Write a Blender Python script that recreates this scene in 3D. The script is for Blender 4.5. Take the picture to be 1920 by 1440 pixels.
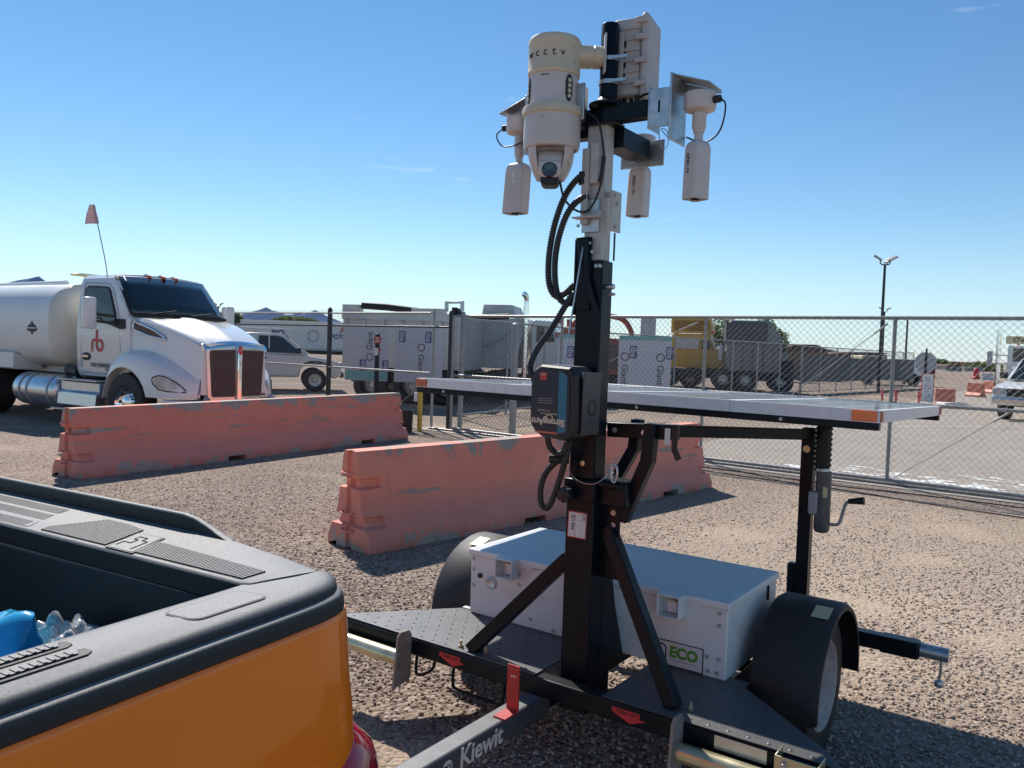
import bpy, math, random
import numpy as np
from mathutils import Vector, Matrix
R = math.radians
sc = bpy.context.scene
for _o in list(bpy.data.objects):
    bpy.data.objects.remove(_o)
COL = sc.collection

# ------------------------------------------------------------------ camera
cd = bpy.data.cameras.new('camera')
cd.sensor_width = 36.0
cd.lens = 28.69
cd.clip_start = 0.05
cd.clip_end = 30000
cam = bpy.data.objects.new('camera', cd)
COL.objects.link(cam)
cam.matrix_world = Matrix.Translation((0, 0, 1.70)) @ Matrix.Rotation(R(90 - 2.55), 4, 'X') @ Matrix.Rotation(R(1.95), 4, 'Z')
sc.camera = cam

# ------------------------------------------------------------------ sky, sun, exposure
SUN_EL, SUN_AZ = 44.6, -23.0          # degrees; azimuth clockwise from +Y
world = bpy.data.worlds.new('World')
sc.world = world
world.use_nodes = True
nt = world.node_tree
nt.nodes.clear()
sky = nt.nodes.new('ShaderNodeTexSky')
sky.sky_type = 'NISHITA'
sky.sun_disc = False
sky.sun_elevation = R(SUN_EL)
sky.sun_rotation = R(SUN_AZ)
sky.altitude = 350
sky.air_density = 1.0
sky.dust_density = 0.0
sky.ozone_density = 2.2
bg = nt.nodes.new('ShaderNodeBackground')
bg.inputs['Strength'].default_value = 0.101
out = nt.nodes.new('ShaderNodeOutputWorld')
# thin wisps of cirrus, the same rule over the whole sky
tc = nt.nodes.new('ShaderNodeTexCoord')
mp = nt.nodes.new('ShaderNodeMapping')
mp.inputs['Scale'].default_value = (2.2, 2.2, 13.0)
mp.inputs['Location'].default_value = (0.35, 0.1, 0.55)
nz = nt.nodes.new('ShaderNodeTexNoise')
nz.inputs['Scale'].default_value = 2.6
nz.inputs['Detail'].default_value = 7
rp = nt.nodes.new('ShaderNodeMapRange')
rp.inputs['From Min'].default_value = 0.67
rp.inputs['From Max'].default_value = 0.82
rp.inputs['To Max'].default_value = 0.5
mx = nt.nodes.new('ShaderNodeMix')
mx.data_type = 'RGBA'
mx.inputs[7].default_value = (9.0, 9.4, 10.0, 1)
nt.links.new(tc.outputs['Generated'], mp.inputs['Vector'])
nt.links.new(mp.outputs['Vector'], nz.inputs['Vector'])
nt.links.new(nz.outputs['Fac'], rp.inputs['Value'])
nt.links.new(rp.outputs['Result'], mx.inputs[0])
nt.links.new(sky.outputs['Color'], mx.inputs[6])
# pale haze low over the horizon, the same all round
sxyz = nt.nodes.new('ShaderNodeSeparateXYZ')
hz = nt.nodes.new('ShaderNodeMapRange')
hz.interpolation_type = 'SMOOTHSTEP'
hz.inputs['From Min'].default_value = 0.16
hz.inputs['From Max'].default_value = -0.02
hz.inputs['To Max'].default_value = 0.62
mh = nt.nodes.new('ShaderNodeMix')
mh.data_type = 'RGBA'
mh.inputs[7].default_value = (3.9, 6.1, 8.1, 1)
nt.links.new(tc.outputs['Generated'], sxyz.inputs[0])
nt.links.new(sxyz.outputs['Z'], hz.inputs['Value'])
nt.links.new(hz.outputs['Result'], mh.inputs[0])
hs = nt.nodes.new('ShaderNodeHueSaturation')
hs.inputs['Saturation'].default_value = 1.2
hs.inputs['Hue'].default_value = 0.497
nt.links.new(mx.outputs[2], hs.inputs['Color'])
nt.links.new(hs.outputs[0], mh.inputs[6])
nt.links.new(mh.outputs[2], bg.inputs['Color'])
nt.links.new(bg.outputs[0], out.inputs[0])

sd = bpy.data.lights.new('sun', 'SUN')
sd.energy = 5.0
sd.angle = R(0.53)
sd.color = (1.0, 0.95, 0.88)
sun = bpy.data.objects.new('sun', sd)
COL.objects.link(sun)
_s = Vector((math.sin(R(SUN_AZ)) * math.cos(R(SUN_EL)), math.cos(R(SUN_AZ)) * math.cos(R(SUN_EL)), math.sin(R(SUN_EL))))
sun.rotation_euler = (-_s).to_track_quat('-Z', 'Y').to_euler()
sun.location = _s * 60

sc.view_settings.view_transform = 'Standard'
sc.view_settings.look = 'None'
sc.view_settings.gamma = 1.0
sc.view_settings.use_curve_mapping = False
sc.view_settings.exposure = 0.28
sc.cycles.max_bounces = 6
sc.cycles.diffuse_bounces = 3
sc.cycles.glossy_bounces = 3
sc.cycles.transmission_bounces = 2
sc.cycles.transparent_max_bounces = 4
sc.cycles.caustics_reflective = False
sc.cycles.caustics_refractive = False
sc.render.resolution_x, sc.render.resolution_y = 1024, 768


# ------------------------------------------------------------------ helpers
def link(o, parent=None):
    COL.objects.link(o)
    if parent is not None:
        o.parent = parent
    return o


def tag(o, label=None, cat=None, group=None, kind=None):
    if label: o['label'] = label
    if cat: o['category'] = cat
    if group: o['group'] = group
    if kind: o['kind'] = kind
    return o


def thing(name, label, cat, loc=(0, 0, 0), rz=0.0, group=None):
    o = bpy.data.objects.new(name, None)
    o.empty_display_size = 0.1
    o.location = loc
    o.rotation_euler = (0, 0, rz)
    COL.objects.link(o)
    return tag(o, label, cat, group)


def copy_tree(o, parent=None):
    c = o.copy()
    COL.objects.link(c)
    c.parent = parent
    for ch in [k for k in o.children]:
        copy_tree(ch, c)
    return c


class MB:
    """collects shapes and links them as one mesh object"""
    def __init__(s):
        s.v, s.f = [], []

    def add(s, vs, fs):
        b = len(s.v)
        s.v += [tuple(p) for p in vs]
        s.f += [tuple(i + b for i in f) for f in fs]
        return s

    def box(s, x0, x1, y0, y1, z0, z1):
        vs = [(x, y, z) for z in (z0, z1) for y in (y0, y1) for x in (x0, x1)]
        return s.add(vs, [(0, 2, 3, 1), (4, 5, 7, 6), (0, 1, 5, 4), (2, 6, 7, 3), (0, 4, 6, 2), (1, 3, 7, 5)])

    def hexa(s, p):     # 8 points: bottom 4 (ccw from above), top 4
        return s.add(p, [(3, 2, 1, 0), (4, 5, 6, 7), (0, 1, 5, 4), (1, 2, 6, 5), (2, 3, 7, 6), (3, 0, 4, 7)])

    def bar(s, p0, p1, w, h, up=(0, 0, 1)):
        p0, p1 = Vector(p0), Vector(p1)
        d = (p1 - p0).normalized()
        up = Vector(up)
        if abs(d.dot(up)) > 0.95: up = Vector((0, 1, 0)) if abs(d.y) < 0.9 else Vector((1, 0, 0))
        a = d.cross(up).normalized() * (w / 2)
        b = a.cross(d).normalized() * (h / 2)
        q = [p0 - a - b, p0 + a - b, p0 + a + b, p0 - a + b]
        q2 = [k + (p1 - p0) for k in q]
        return s.add(q + q2, [(0, 1, 2, 3), (7, 6, 5, 4), (0, 4, 5, 1), (1, 5, 6, 2), (2, 6, 7, 3), (3, 7, 4, 0)])

    def cyl(s, p0, p1, r0, r1=None, n=16, cap=True):
        r1 = r0 if r1 is None else r1
        p0, p1 = Vector(p0), Vector(p1)
        d = (p1 - p0).normalized()
        t = Vector((0, 0, 1)) if abs(d.z) < 0.9 else Vector((1, 0, 0))
        a = d.cross(t).normalized()
        b = d.cross(a)
        vs = []
        for p, r in ((p0, r0), (p1, r1)):
            for i in range(n):
                an = 2 * math.pi * i / n
                vs.append(p + a * (math.cos(an) * r) + b * (math.sin(an) * r))
        fs = [(i, i + n, (i + 1) % n + n, (i + 1) % n) for i in range(n)]
        if cap: fs += [tuple(range(n)), tuple(range(2 * n - 1, n - 1, -1))]
        return s.add(vs, fs)

    def tube(s, pts, r, n=8, cap=True, ridge=0.0, rstep=0.01):
        pts = [Vector(p) for p in pts]
        if ridge:
            pts = resample(pts, rstep)
        N = len(pts)
        prev = None
        vs = []
        for i, p in enumerate(pts):
            d = (pts[min(i + 1, N - 1)] - pts[max(i - 1, 0)]).normalized()
            if prev is None:
                t = Vector((0, 0, 1)) if abs(d.z) < 0.9 else Vector((1, 0, 0))
                a = d.cross(t).normalized()
            else:
                a = (prev - d * prev.dot(d)).normalized()
            prev = a
            b = d.cross(a)
            rr = r * (1 + (ridge if i % 2 else -ridge))
            for k in range(n):
                an = 2 * math.pi * k / n
                vs.append(p + a * (math.cos(an) * rr) + b * (math.sin(an) * rr))
        fs = [(i * n + k, i * n + (k + 1) % n, (i + 1) * n + (k + 1) % n, (i + 1) * n + k) for i in range(N - 1) for k in range(n)]
        if cap: fs += [tuple(range(n - 1, -1, -1)), tuple(range((N - 1) * n, N * n))]
        return s.add(vs, fs)

    def lathe(s, prof, c=(0, 0, 0), axis='z', n=32, cap=False):
        vs, fs = [], []
        for r, h in prof:
            for k in range(n):
                an = 2 * math.pi * k / n
                x, y = r * math.cos(an), r * math.sin(an)
                p = {'z': (x, y, h), 'x': (h, x, y), 'y': (y, h, x)}[axis]
                vs.append((p[0] + c[0], p[1] + c[1], p[2] + c[2]))
        for i in range(len(prof) - 1):
            for k in range(n):
                fs.append((i * n + k, i * n + (k + 1) % n, (i + 1) * n + (k + 1) % n, (i + 1) * n + k))
        if cap and prof[0][0] > 1e-6: fs.append(tuple(range(n - 1, -1, -1)))
        if cap and prof[-1][0] > 1e-6: fs.append(tuple(range((len(prof) - 1) * n, len(prof) * n)))
        return s.add(vs, fs)

    def prism(s, poly, a0, a1, axis='y'):
        """poly in the plane across the axis: axis y -> (x,z), x -> (y,z), z -> (x,y)"""
        def P(q, a):
            return {'y': (q[0], a, q[1]), 'x': (a, q[0], q[1]), 'z': (q[0], q[1], a)}[axis]
        n = len(poly)
        vs = [P(q, a0) for q in poly] + [P(q, a1) for q in poly]
        fs = [(i, (i + 1) % n, (i + 1) % n + n, i + n) for i in range(n)]
        fs += [tuple(range(n - 1, -1, -1)), tuple(range(n, 2 * n))]
        return s.add(vs, fs)

    def loft(s, secs, cap=True, close=True):
        n = len(secs[0])
        vs = [p for q in secs for p in q]
        m = n if close else n - 1
        fs = [(i * n + k, i * n + (k + 1) % n, (i + 1) * n + (k + 1) % n, (i + 1) * n + k) for i in range(len(secs) - 1) for k in range(m)]
        if cap: fs += [tuple(range(n - 1, -1, -1)), tuple(range((len(secs) - 1) * n, len(secs) * n))]
        return s.add(vs, fs)

    def quad(s, a, b, c, d):
        return s.add([a, b, c, d], [(0, 1, 2, 3)])

    def build(s, name, mat, parent=None, bevel=0.0, seg=2, smooth=None, fix=True):
        me = bpy.data.meshes.new(name)
        me.from_pydata(s.v, [], s.f)
        if fix:
            import bmesh
            bm = bmesh.new()
            bm.from_mesh(me)
            bmesh.ops.recalc_face_normals(bm, faces=bm.faces)
            bm.to_mesh(me)
            bm.free()
        me.materials.append(mat)
        if smooth is not None:
            for p in me.polygons: p.use_smooth = True
            me.set_sharp_from_angle(angle=R(smooth))
        o = bpy.data.objects.new(name, me)
        link(o, parent)
        if bevel:
            b = o.modifiers.new('bevel', 'BEVEL')
            b.width = bevel
            b.segments = seg
            b.limit_method = 'ANGLE'
            b.angle_limit = R(35)
            if smooth is None:
                for p in me.polygons: p.use_smooth = True
                me.set_sharp_from_angle(angle=R(35))
                b.harden_normals = False
        return o


def resample(pts, step):
    # Catmull-Rom through the points, then even steps
    P = [pts[0]] + list(pts) + [pts[-1]]
    dense = []
    for i in range(1, len(P) - 2):
        a, b, c, d = P[i - 1], P[i], P[i + 1], P[i + 2]
        for k in range(24):
            t = k / 24
            dense.append(0.5 * ((2 * b) + (c - a) * t + (2 * a - 5 * b + 4 * c - d) * t * t + (3 * b - a - 3 * c + d) * t ** 3))
    dense.append(P[-2])
    outp, acc = [dense[0]], 0.0
    for i in range(1, len(dense)):
        seg = dense[i] - dense[i - 1]
        L = seg.length
        while acc + L >= step and L > 1e-9:
            t = (step - acc) / L
            q = dense[i - 1] + seg * t
            outp.append(q)
            seg = dense[i] - q
            dense[i - 1] = q
            L = seg.length
            acc = 0.0
        acc += L
    outp.append(dense[-1])
    return outp


def curve(pts, step=0.02):
    return resample([Vector(p) for p in pts], step)


def text(name, s, size, mat, parent, o, xd, yd, ext=0.0008, ax='CENTER', ay='CENTER', off=0.0, spacing=1.0, shear=0.0):
    cu = bpy.data.curves.new(name, 'FONT')
    cu.body = s
    cu.size = size
    cu.extrude = ext
    cu.offset = off
    cu.align_x = ax
    cu.align_y = ay
    cu.space_character = spacing
    cu.shear = shear
    cu.resolution_u = 3
    t = bpy.data.objects.new('tmp', cu)
    me = bpy.data.meshes.new_from_object(t)
    bpy.data.objects.remove(t)
    me.name = name
    xd, yd = Vector(xd).normalized(), Vector(yd).normalized()
    zd = xd.cross(yd).normalized()
    yd = zd.cross(xd)
    M = Matrix((xd, yd, zd)).transposed().to_4x4()
    M.translation = Vector(o)
    me.transform(M)
    me.materials.clear()
    me.materials.append(mat)
    ob = bpy.data.objects.new(name, me)
    return link(ob, parent)


# ------------------------------------------------------------------ materials
def pm(name, col, rough=0.6, metal=0.0, var=0.12, scale=6.0, bump=0.0, bscale=60.0, coat=0.0, spec=0.5,
       dust_sheen=0.0, dcol=(0.33, 0.26, 0.19), alpha=1.0, trans=0.0, emis=None, estr=0.0, rvar=0.1, ior=1.5, detail=5, spots=None, dscale=14):
    m = bpy.data.materials.new(name)
    m.use_nodes = True
    nt = m.node_tree
    N, L = nt.nodes, nt.links
    bs = N['Principled BSDF']
    bs.inputs['Roughness'].default_value = rough
    bs.inputs['Metallic'].default_value = metal
    bs.inputs['Specular IOR Level'].default_value = spec
    bs.inputs['Coat Weight'].default_value = coat
    bs.inputs['Coat Roughness'].default_value = 0.06
    bs.inputs['Alpha'].default_value = alpha
    bs.inputs['Transmission Weight'].default_value = trans
    bs.inputs['IOR'].default_value = ior
    if emis:
        bs.inputs['Emission Color'].default_value = (*emis, 1)
        bs.inputs['Emission Strength'].default_value = estr
    tc = N.new('ShaderNodeTexCoord')
    n1 = N.new('ShaderNodeTexNoise')
    n1.inputs['Scale'].default_value = scale
    n1.inputs['Detail'].default_value = detail
    n1.inputs['Roughness'].default_value = 0.6
    L.new(tc.outputs['Object'], n1.inputs['Vector'])
    mx = N.new('ShaderNodeMix')
    mx.data_type = 'RGBA'
    mx.inputs[6].default_value = (*[max(0, c * (1 - var)) for c in col], 1)
    mx.inputs[7].default_value = (*[min(1, c * (1 + var)) for c in col], 1)
    mr = N.new('ShaderNodeMapRange')
    mr.inputs['From Min'].default_value = 0.3
    mr.inputs['From Max'].default_value = 0.7
    L.new(n1.outputs['Fac'], mr.inputs['Value'])
    L.new(mr.outputs['Result'], mx.inputs[0])
    last = mx.outputs[2]
    if spots:      # (colour, scale, lo, hi): chips, stains
        for (sc_, sscale, lo, hi) in spots:
            n2 = N.new('ShaderNodeTexNoise')
            n2.inputs['Scale'].default_value = sscale
            n2.inputs['Detail'].default_value = 8
            n2.inputs['Roughness'].default_value = 0.65
            L.new(tc.outputs['Object'], n2.inputs['Vector'])
            r2 = N.new('ShaderNodeMapRange')
            r2.inputs['From Min'].default_value = lo
            r2.inputs['From Max'].default_value = hi
            L.new(n2.outputs['Fac'], r2.inputs['Value'])
            m2 = N.new('ShaderNodeMix')
            m2.data_type = 'RGBA'
            L.new(r2.outputs['Result'], m2.inputs[0])
            L.new(last, m2.inputs[6])
            m2.inputs[7].default_value = (*sc_, 1)
            last = m2.outputs[2]
    if dust_sheen:  # tones upward faces: dust, and painted sheen on some materials
        n3 = N.new('ShaderNodeTexNoise')
        n3.inputs['Scale'].default_value = dscale
        n3.inputs['Detail'].default_value = 8
        n3.inputs['Roughness'].default_value = 0.75
        L.new(tc.outputs['Object'], n3.inputs['Vector'])
        g = N.new('ShaderNodeNewGeometry')
        sx = N.new('ShaderNodeSeparateXYZ')
        L.new(g.outputs['Normal'], sx.inputs[0])
        ml = N.new('ShaderNodeMath')
        ml.operation = 'MULTIPLY_ADD'
        L.new(sx.outputs['Z'], ml.inputs[0])
        ml.inputs[1].default_value = 1.0
        ml.inputs[2].default_value = 0.04
        ml.use_clamp = True
        mq = N.new('ShaderNodeMath')
        mq.operation = 'POWER'
        L.new(ml.outputs[0], mq.inputs[0])
        mq.inputs[1].default_value = 3.0
        m4 = N.new('ShaderNodeMath')
        m4.operation = 'MULTIPLY'
        L.new(mq.outputs[0], m4.inputs[0])
        L.new(n3.outputs['Fac'], m4.inputs[1])
        m5 = N.new('ShaderNodeMath')
        m5.operation = 'MULTIPLY'
        L.new(m4.outputs[0], m5.inputs[0])
        m5.inputs[1].default_value = dust_sheen
        m3 = N.new('ShaderNodeMix')
        m3.data_type = 'RGBA'
        L.new(m5.outputs[0], m3.inputs[0])
        L.new(last, m3.inputs[6])
        m3.inputs[7].default_value = (*dcol, 1)
        last = m3.outputs[2]
    L.new(last, bs.inputs['Base Color'])
    if rvar:
        r4 = N.new('ShaderNodeMapRange')
        r4.inputs['To Min'].default_value = max(0.02, rough - rvar)
        r4.inputs['To Max'].default_value = min(1, rough + rvar)
        L.new(n1.outputs['Fac'], r4.inputs['Value'])
        L.new(r4.outputs['Result'], bs.inputs['Roughness'])
    if bump:
        nb = N.new('ShaderNodeTexNoise')
        nb.inputs['Scale'].default_value = bscale
        nb.inputs['Detail'].default_value = 4
        L.new(tc.outputs['Object'], nb.inputs['Vector'])
        b = N.new('ShaderNodeBump')
        b.inputs['Strength'].default_value = bump
        b.inputs['Distance'].default_value = 0.01
        L.new(nb.outputs['Fac'], b.inputs['Height'])
        L.new(b.outputs['Normal'], bs.inputs['Normal'])
    return m


M = {}
M['blackpaint'] = pm('black paint', (0.004, 0.0085, 0.013), 0.34, var=0.3, bump=0.05, bscale=180, dust_sheen=0.10, spec=0.22)
M['deck'] = pm('dark deck plate', (0.034, 0.036, 0.038), 0.44, var=0.3, bump=0.08, bscale=90, dust_sheen=0.6, dcol=(.26, .25, .24), dscale=40)  # grey on upward faces also stands in for the sun's glint
M['whitepowder'] = pm('white powder coat', (0.80, 0.785, 0.77), 0.45, var=0.05, scale=3, bump=0.04, bscale=150, dust_sheen=0.15, spots=[((.60, .55, .50), 5, .58, .80), ((.45, .38, .32), 30, .72, .76)])
M['cream'] = pm('cream plastic', (0.64, 0.54, 0.40), 0.5, var=0.07, scale=8, dust_sheen=0.12, spots=[((.45, .36, .27), 20, .70, .74)])
M['camwhite'] = pm('camera white plastic', (0.61, 0.55, 0.52), 0.42, var=0.06, scale=9, dust_sheen=0.15, spots=[((.42, .36, .31), 24, .70, .74)])
M['enclosure'] = pm('enclosure plastic', (0.50, 0.45, 0.42), 0.55, var=0.08, dust_sheen=0.25)
M['blackplastic'] = pm('black plastic', (0.014, 0.014, 0.015), 0.5, var=0.2, dust_sheen=0.1)
M['rubber'] = pm('rubber', (0.014, 0.0145, 0.015), 0.62, var=0.3, dust_sheen=0.18, bump=0.15, bscale=120)
M['galv'] = pm('galvanised steel', (0.52, 0.54, 0.55), 0.38, metal=0.85, var=0.22, scale=18, dust_sheen=0.1)
M['galvfence'] = pm('weathered galvanised pipe', (0.34, 0.34, 0.33), 0.5, metal=0.35, var=0.25, scale=10)
M['wire'] = pm('chain link wire', (0.20, 0.205, 0.205), 0.55, metal=0.35, var=0.2)
M['darkpipe'] = pm('dark painted pipe', (0.03, 0.033, 0.036), 0.5, var=0.3)
M['zinc'] = pm('yellow zinc plate', (0.62, 0.56, 0.36), 0.32, metal=0.75, var=0.2, scale=9)
M['chrome'] = pm('chrome', (0.82, 0.83, 0.84), 0.08, metal=1.0, var=0.03, rvar=0.03)
M['alu'] = pm('aluminium', (0.62, 0.63, 0.64), 0.3, metal=0.9, var=0.1, scale=12)
M['rustplate'] = pm('rusty steel plate', (0.30, 0.235, 0.19), 0.7, metal=0.2, var=0.3, scale=14, bump=0.1, spots=[((.33, .30, .27), 9, .5, .6)])
M['redpaint'] = pm('red paint', (0.42, 0.035, 0.035), 0.55, var=0.2, scale=16)
M['redsticker'] = pm('red sticker', (0.55, 0.03, 0.04), 0.45, var=0.1)
M['amber'] = pm('amber reflector', (1.0, 0.15, 0.005), 0.18, var=0.06, coat=0.6)
M['amberold'] = pm('faded amber reflector', (0.58, 0.13, 0.06), 0.35, var=0.1)
M['whitesticker'] = pm('white sticker', (0.72, 0.69, 0.67), 0.5, var=0.04)
M['ink'] = pm('black ink', (0.015, 0.015, 0.017), 0.5, var=0.1)
M['greenink'] = pm('green ink', (0.10, 0.33, 0.035), 0.5, var=0.08)
M['whiteink'] = pm('white ink', (0.70, 0.62, 0.58), 0.6, var=0.12, scale=40)
M['redink'] = pm('red ink', (0.55, 0.05, 0.04), 0.5, var=0.08)
M['navyink'] = pm('navy ink', (0.05, 0.05, 0.20), 0.5, var=0.08)
M['tealink'] = pm('teal stripe', (0.02, 0.16, 0.24), 0.4, var=0.08)
M['navyface'] = pm('navy label face', (0.012, 0.02, 0.035), 0.4, var=0.1)
M['tan'] = pm('cream ink', (0.62, 0.53, 0.38), 0.5, var=0.06)
M['yellowsticker'] = pm('yellow sticker', (0.68, 0.60, 0.34), 0.5, var=0.15, scale=60)
M['solarglass'] = pm('solar cell glass', (0.02, 0.028, 0.05), 0.12, var=0.3, scale=14, coat=0.3, dust_sheen=0.95, dcol=(.55, .53, .50))
M['solarframe'] = pm('solar frame aluminium', (0.78, 0.75, 0.75), 0.42, metal=0.05, var=0.07, scale=20)
M['glassdark'] = pm('dark vehicle glass', (0.012, 0.018, 0.02), 0.05, var=0.1, coat=0.3, rvar=0.02)
M['truckwhite'] = pm('white vehicle paint', (0.74, 0.73, 0.71), 0.28, var=0.03, scale=1.2, coat=0.7, rvar=0.05, dust_sheen=0.08)
M['tankwhite'] = pm('white tank paint', (0.72, 0.71, 0.69), 0.4, var=0.05, scale=1.2, coat=0.2, dust_sheen=0.1)
M['grille'] = pm('bug screen', (0.115, 0.084, 0.074), 0.7, var=0.15, scale=30)
M['lamp'] = pm('clear lamp lens', (0.50, 0.46, 0.44), 0.12, var=0.2, scale=9, coat=0.8, rvar=0.05)
M['amberlamp'] = pm('marker lamp lens', (0.75, 0.10, 0.01), 0.15, var=0.1, coat=0.7)
M['pink'] = pm('faded flag cloth', (0.74, 0.56, 0.55), 0.8, var=0.15)
M['lens'] = pm('camera lens glass', (0.01, 0.012, 0.016), 0.04, var=0.05, coat=1.0)
M['bedplastic'] = pm('textured bed plastic', (0.022, 0.0225, 0.023), 0.46, spec=0.28, var=0.3, scale=300, bump=0.22, bscale=1500, dust_sheen=1.0, dcol=(.36, .355, .35), dscale=190)  # pale tone on the rail tops paints in their sheen
M['bedliner'] = pm('bed liner', (0.016, 0.018, 0.018), 0.6, var=0.2, bump=0.3, bscale=250)
M['orangepaint'] = pm('orange metallic paint', (0.95, 0.212, 0.0), 0.3, metal=0.0, var=0.03, scale=2, coat=0.8, rvar=0.02, spec=0.3)
M['tailred'] = pm('red tail lamp', (0.42, 0.006, 0.025), 0.08, var=0.1, scale=30, coat=1.0, rvar=0.03)
M['bagblue'] = pm('blue plastic bag', (0.03, 0.36, 0.62), 0.16, var=0.15, scale=9, coat=0.8, rvar=0.06)
M['film'] = pm('clear wrinkled film', (0.42, 0.41, 0.40), 0.12, var=0.3, scale=20, coat=0.6, rvar=0.05)
M['yellow'] = pm('yellow truck paint', (0.62, 0.33, 0.02), 0.4, var=0.08, scale=2, coat=0.3, dust_sheen=0.2)
M['greytruck'] = pm('grey truck paint', (0.17, 0.175, 0.18), 0.4, var=0.1, scale=2, coat=0.2)
M['redmachine'] = pm('red machine paint', (0.34, 0.06, 0.045), 0.5, var=0.2, scale=3, dust_sheen=0.2)
M['boardink'] = pm('faded board ink', (0.13, 0.13, 0.15), 0.6, var=.2)
M['boardnavy'] = pm('faded board navy', (0.10, 0.10, 0.26), 0.6, var=.2)
M['wrap'] = pm('printed wrap board', (0.56, 0.545, 0.575), 0.5, var=0.04, scale=3)
M['teal'] = pm('teal edge', (0.20, 0.42, 0.39), 0.5, var=0.08)
M['dumpgrey'] = pm('weathered white dump body', (0.50, 0.50, 0.48), 0.55, var=0.12, scale=3, dust_sheen=0.25)
M['concrete'] = pm('concrete', (0.42, 0.38, 0.33), 0.85, var=0.15, scale=5, bump=0.2, bscale=60)
M['steelrail'] = pm('steel track pipe', (0.28, 0.25, 0.22), 0.5, metal=0.5, var=0.25, scale=9)
M['whitespill'] = pm('white paint splotch', (0.72, 0.70, 0.66), 0.8, var=0.1)
M['waterbar_o'] = pm('orange plastic', (0.55, 0.17, 0.11), 0.6, var=0.15, scale=3)
M['waterbar_w'] = pm('white plastic', (0.62, 0.58, 0.55), 0.6, var=0.1, scale=3)
M['signback'] = pm('sign aluminium back', (0.36, 0.36, 0.39), 0.5, metal=0.3, var=0.05)
M['windscreen'] = pm('grey privacy screen', (0.11, 0.115, 0.115), 0.8, var=0.2, scale=3)
M['farbuild'] = pm('far building wall', (0.36, 0.35, 0.33), 0.8, var=0.1, scale=.3)
M['fartan'] = pm('brown far building', (0.20, 0.15, 0.12), 0.8, var=0.12, scale=.3)
M['farred'] = pm('far red freight', (0.28, 0.07, 0.05), 0.7, var=0.2, scale=.3)
M['brownroof'] = pm('brown load', (0.12, 0.06, 0.04), 0.8, var=0.3, scale=1)
M['leaf'] = pm('dusty green leaf', (0.075, 0.115, 0.03), 0.7, var=0.35, scale=1.5)
def add_translucent(m, col, f):
    N, L = m.node_tree.nodes, m.node_tree.links
    t = N.new('ShaderNodeBsdfTranslucent'); t.inputs['Color'].default_value = (*col, 1)
    k = N.new('ShaderNodeMixShader'); k.inputs[0].default_value = f
    L.new(N['Principled BSDF'].outputs[0], k.inputs[1]); L.new(t.outputs[0], k.inputs[2])
    L.new(k.outputs[0], N['Material Output'].inputs['Surface'])


add_translucent(M['leaf'], (.15, .19, .06), .4)
add_translucent(M['pink'], (.70, .52, .52), .4)
M['bark'] = pm('bark', (0.12, 0.09, 0.065), 0.9, var=0.3)
M['drygrass'] = pm('dry grass verge', (0.17, 0.16, 0.08), 0.9, var=0.3, scale=1.2)
M['yellowpost'] = pm('yellow post', (0.70, 0.45, 0.06), 0.5, var=0.12)
M['mount'] = pm('haze-blue mountain', (0.11, 0.155, 0.27), 1.0, var=0.2, scale=.002, spec=0.0)  # distance haze is put into this blue base colour
# ================================================================== THE SETTING
rng = np.random.default_rng(7)
random.seed(7)


DIRT = [(2.17, 7.7, .38), (3.55, 6.9, .30), (2.5, 5.6, .28), (2.0, 4.5, .22), (1.4, 6.5, .34), (-.42, 3.3, .20), (-.62, 3.42, .16), (3.0, 4.9, .26), (3.3, 8.6, .4), (4.6, 8.2, .5)]


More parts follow.
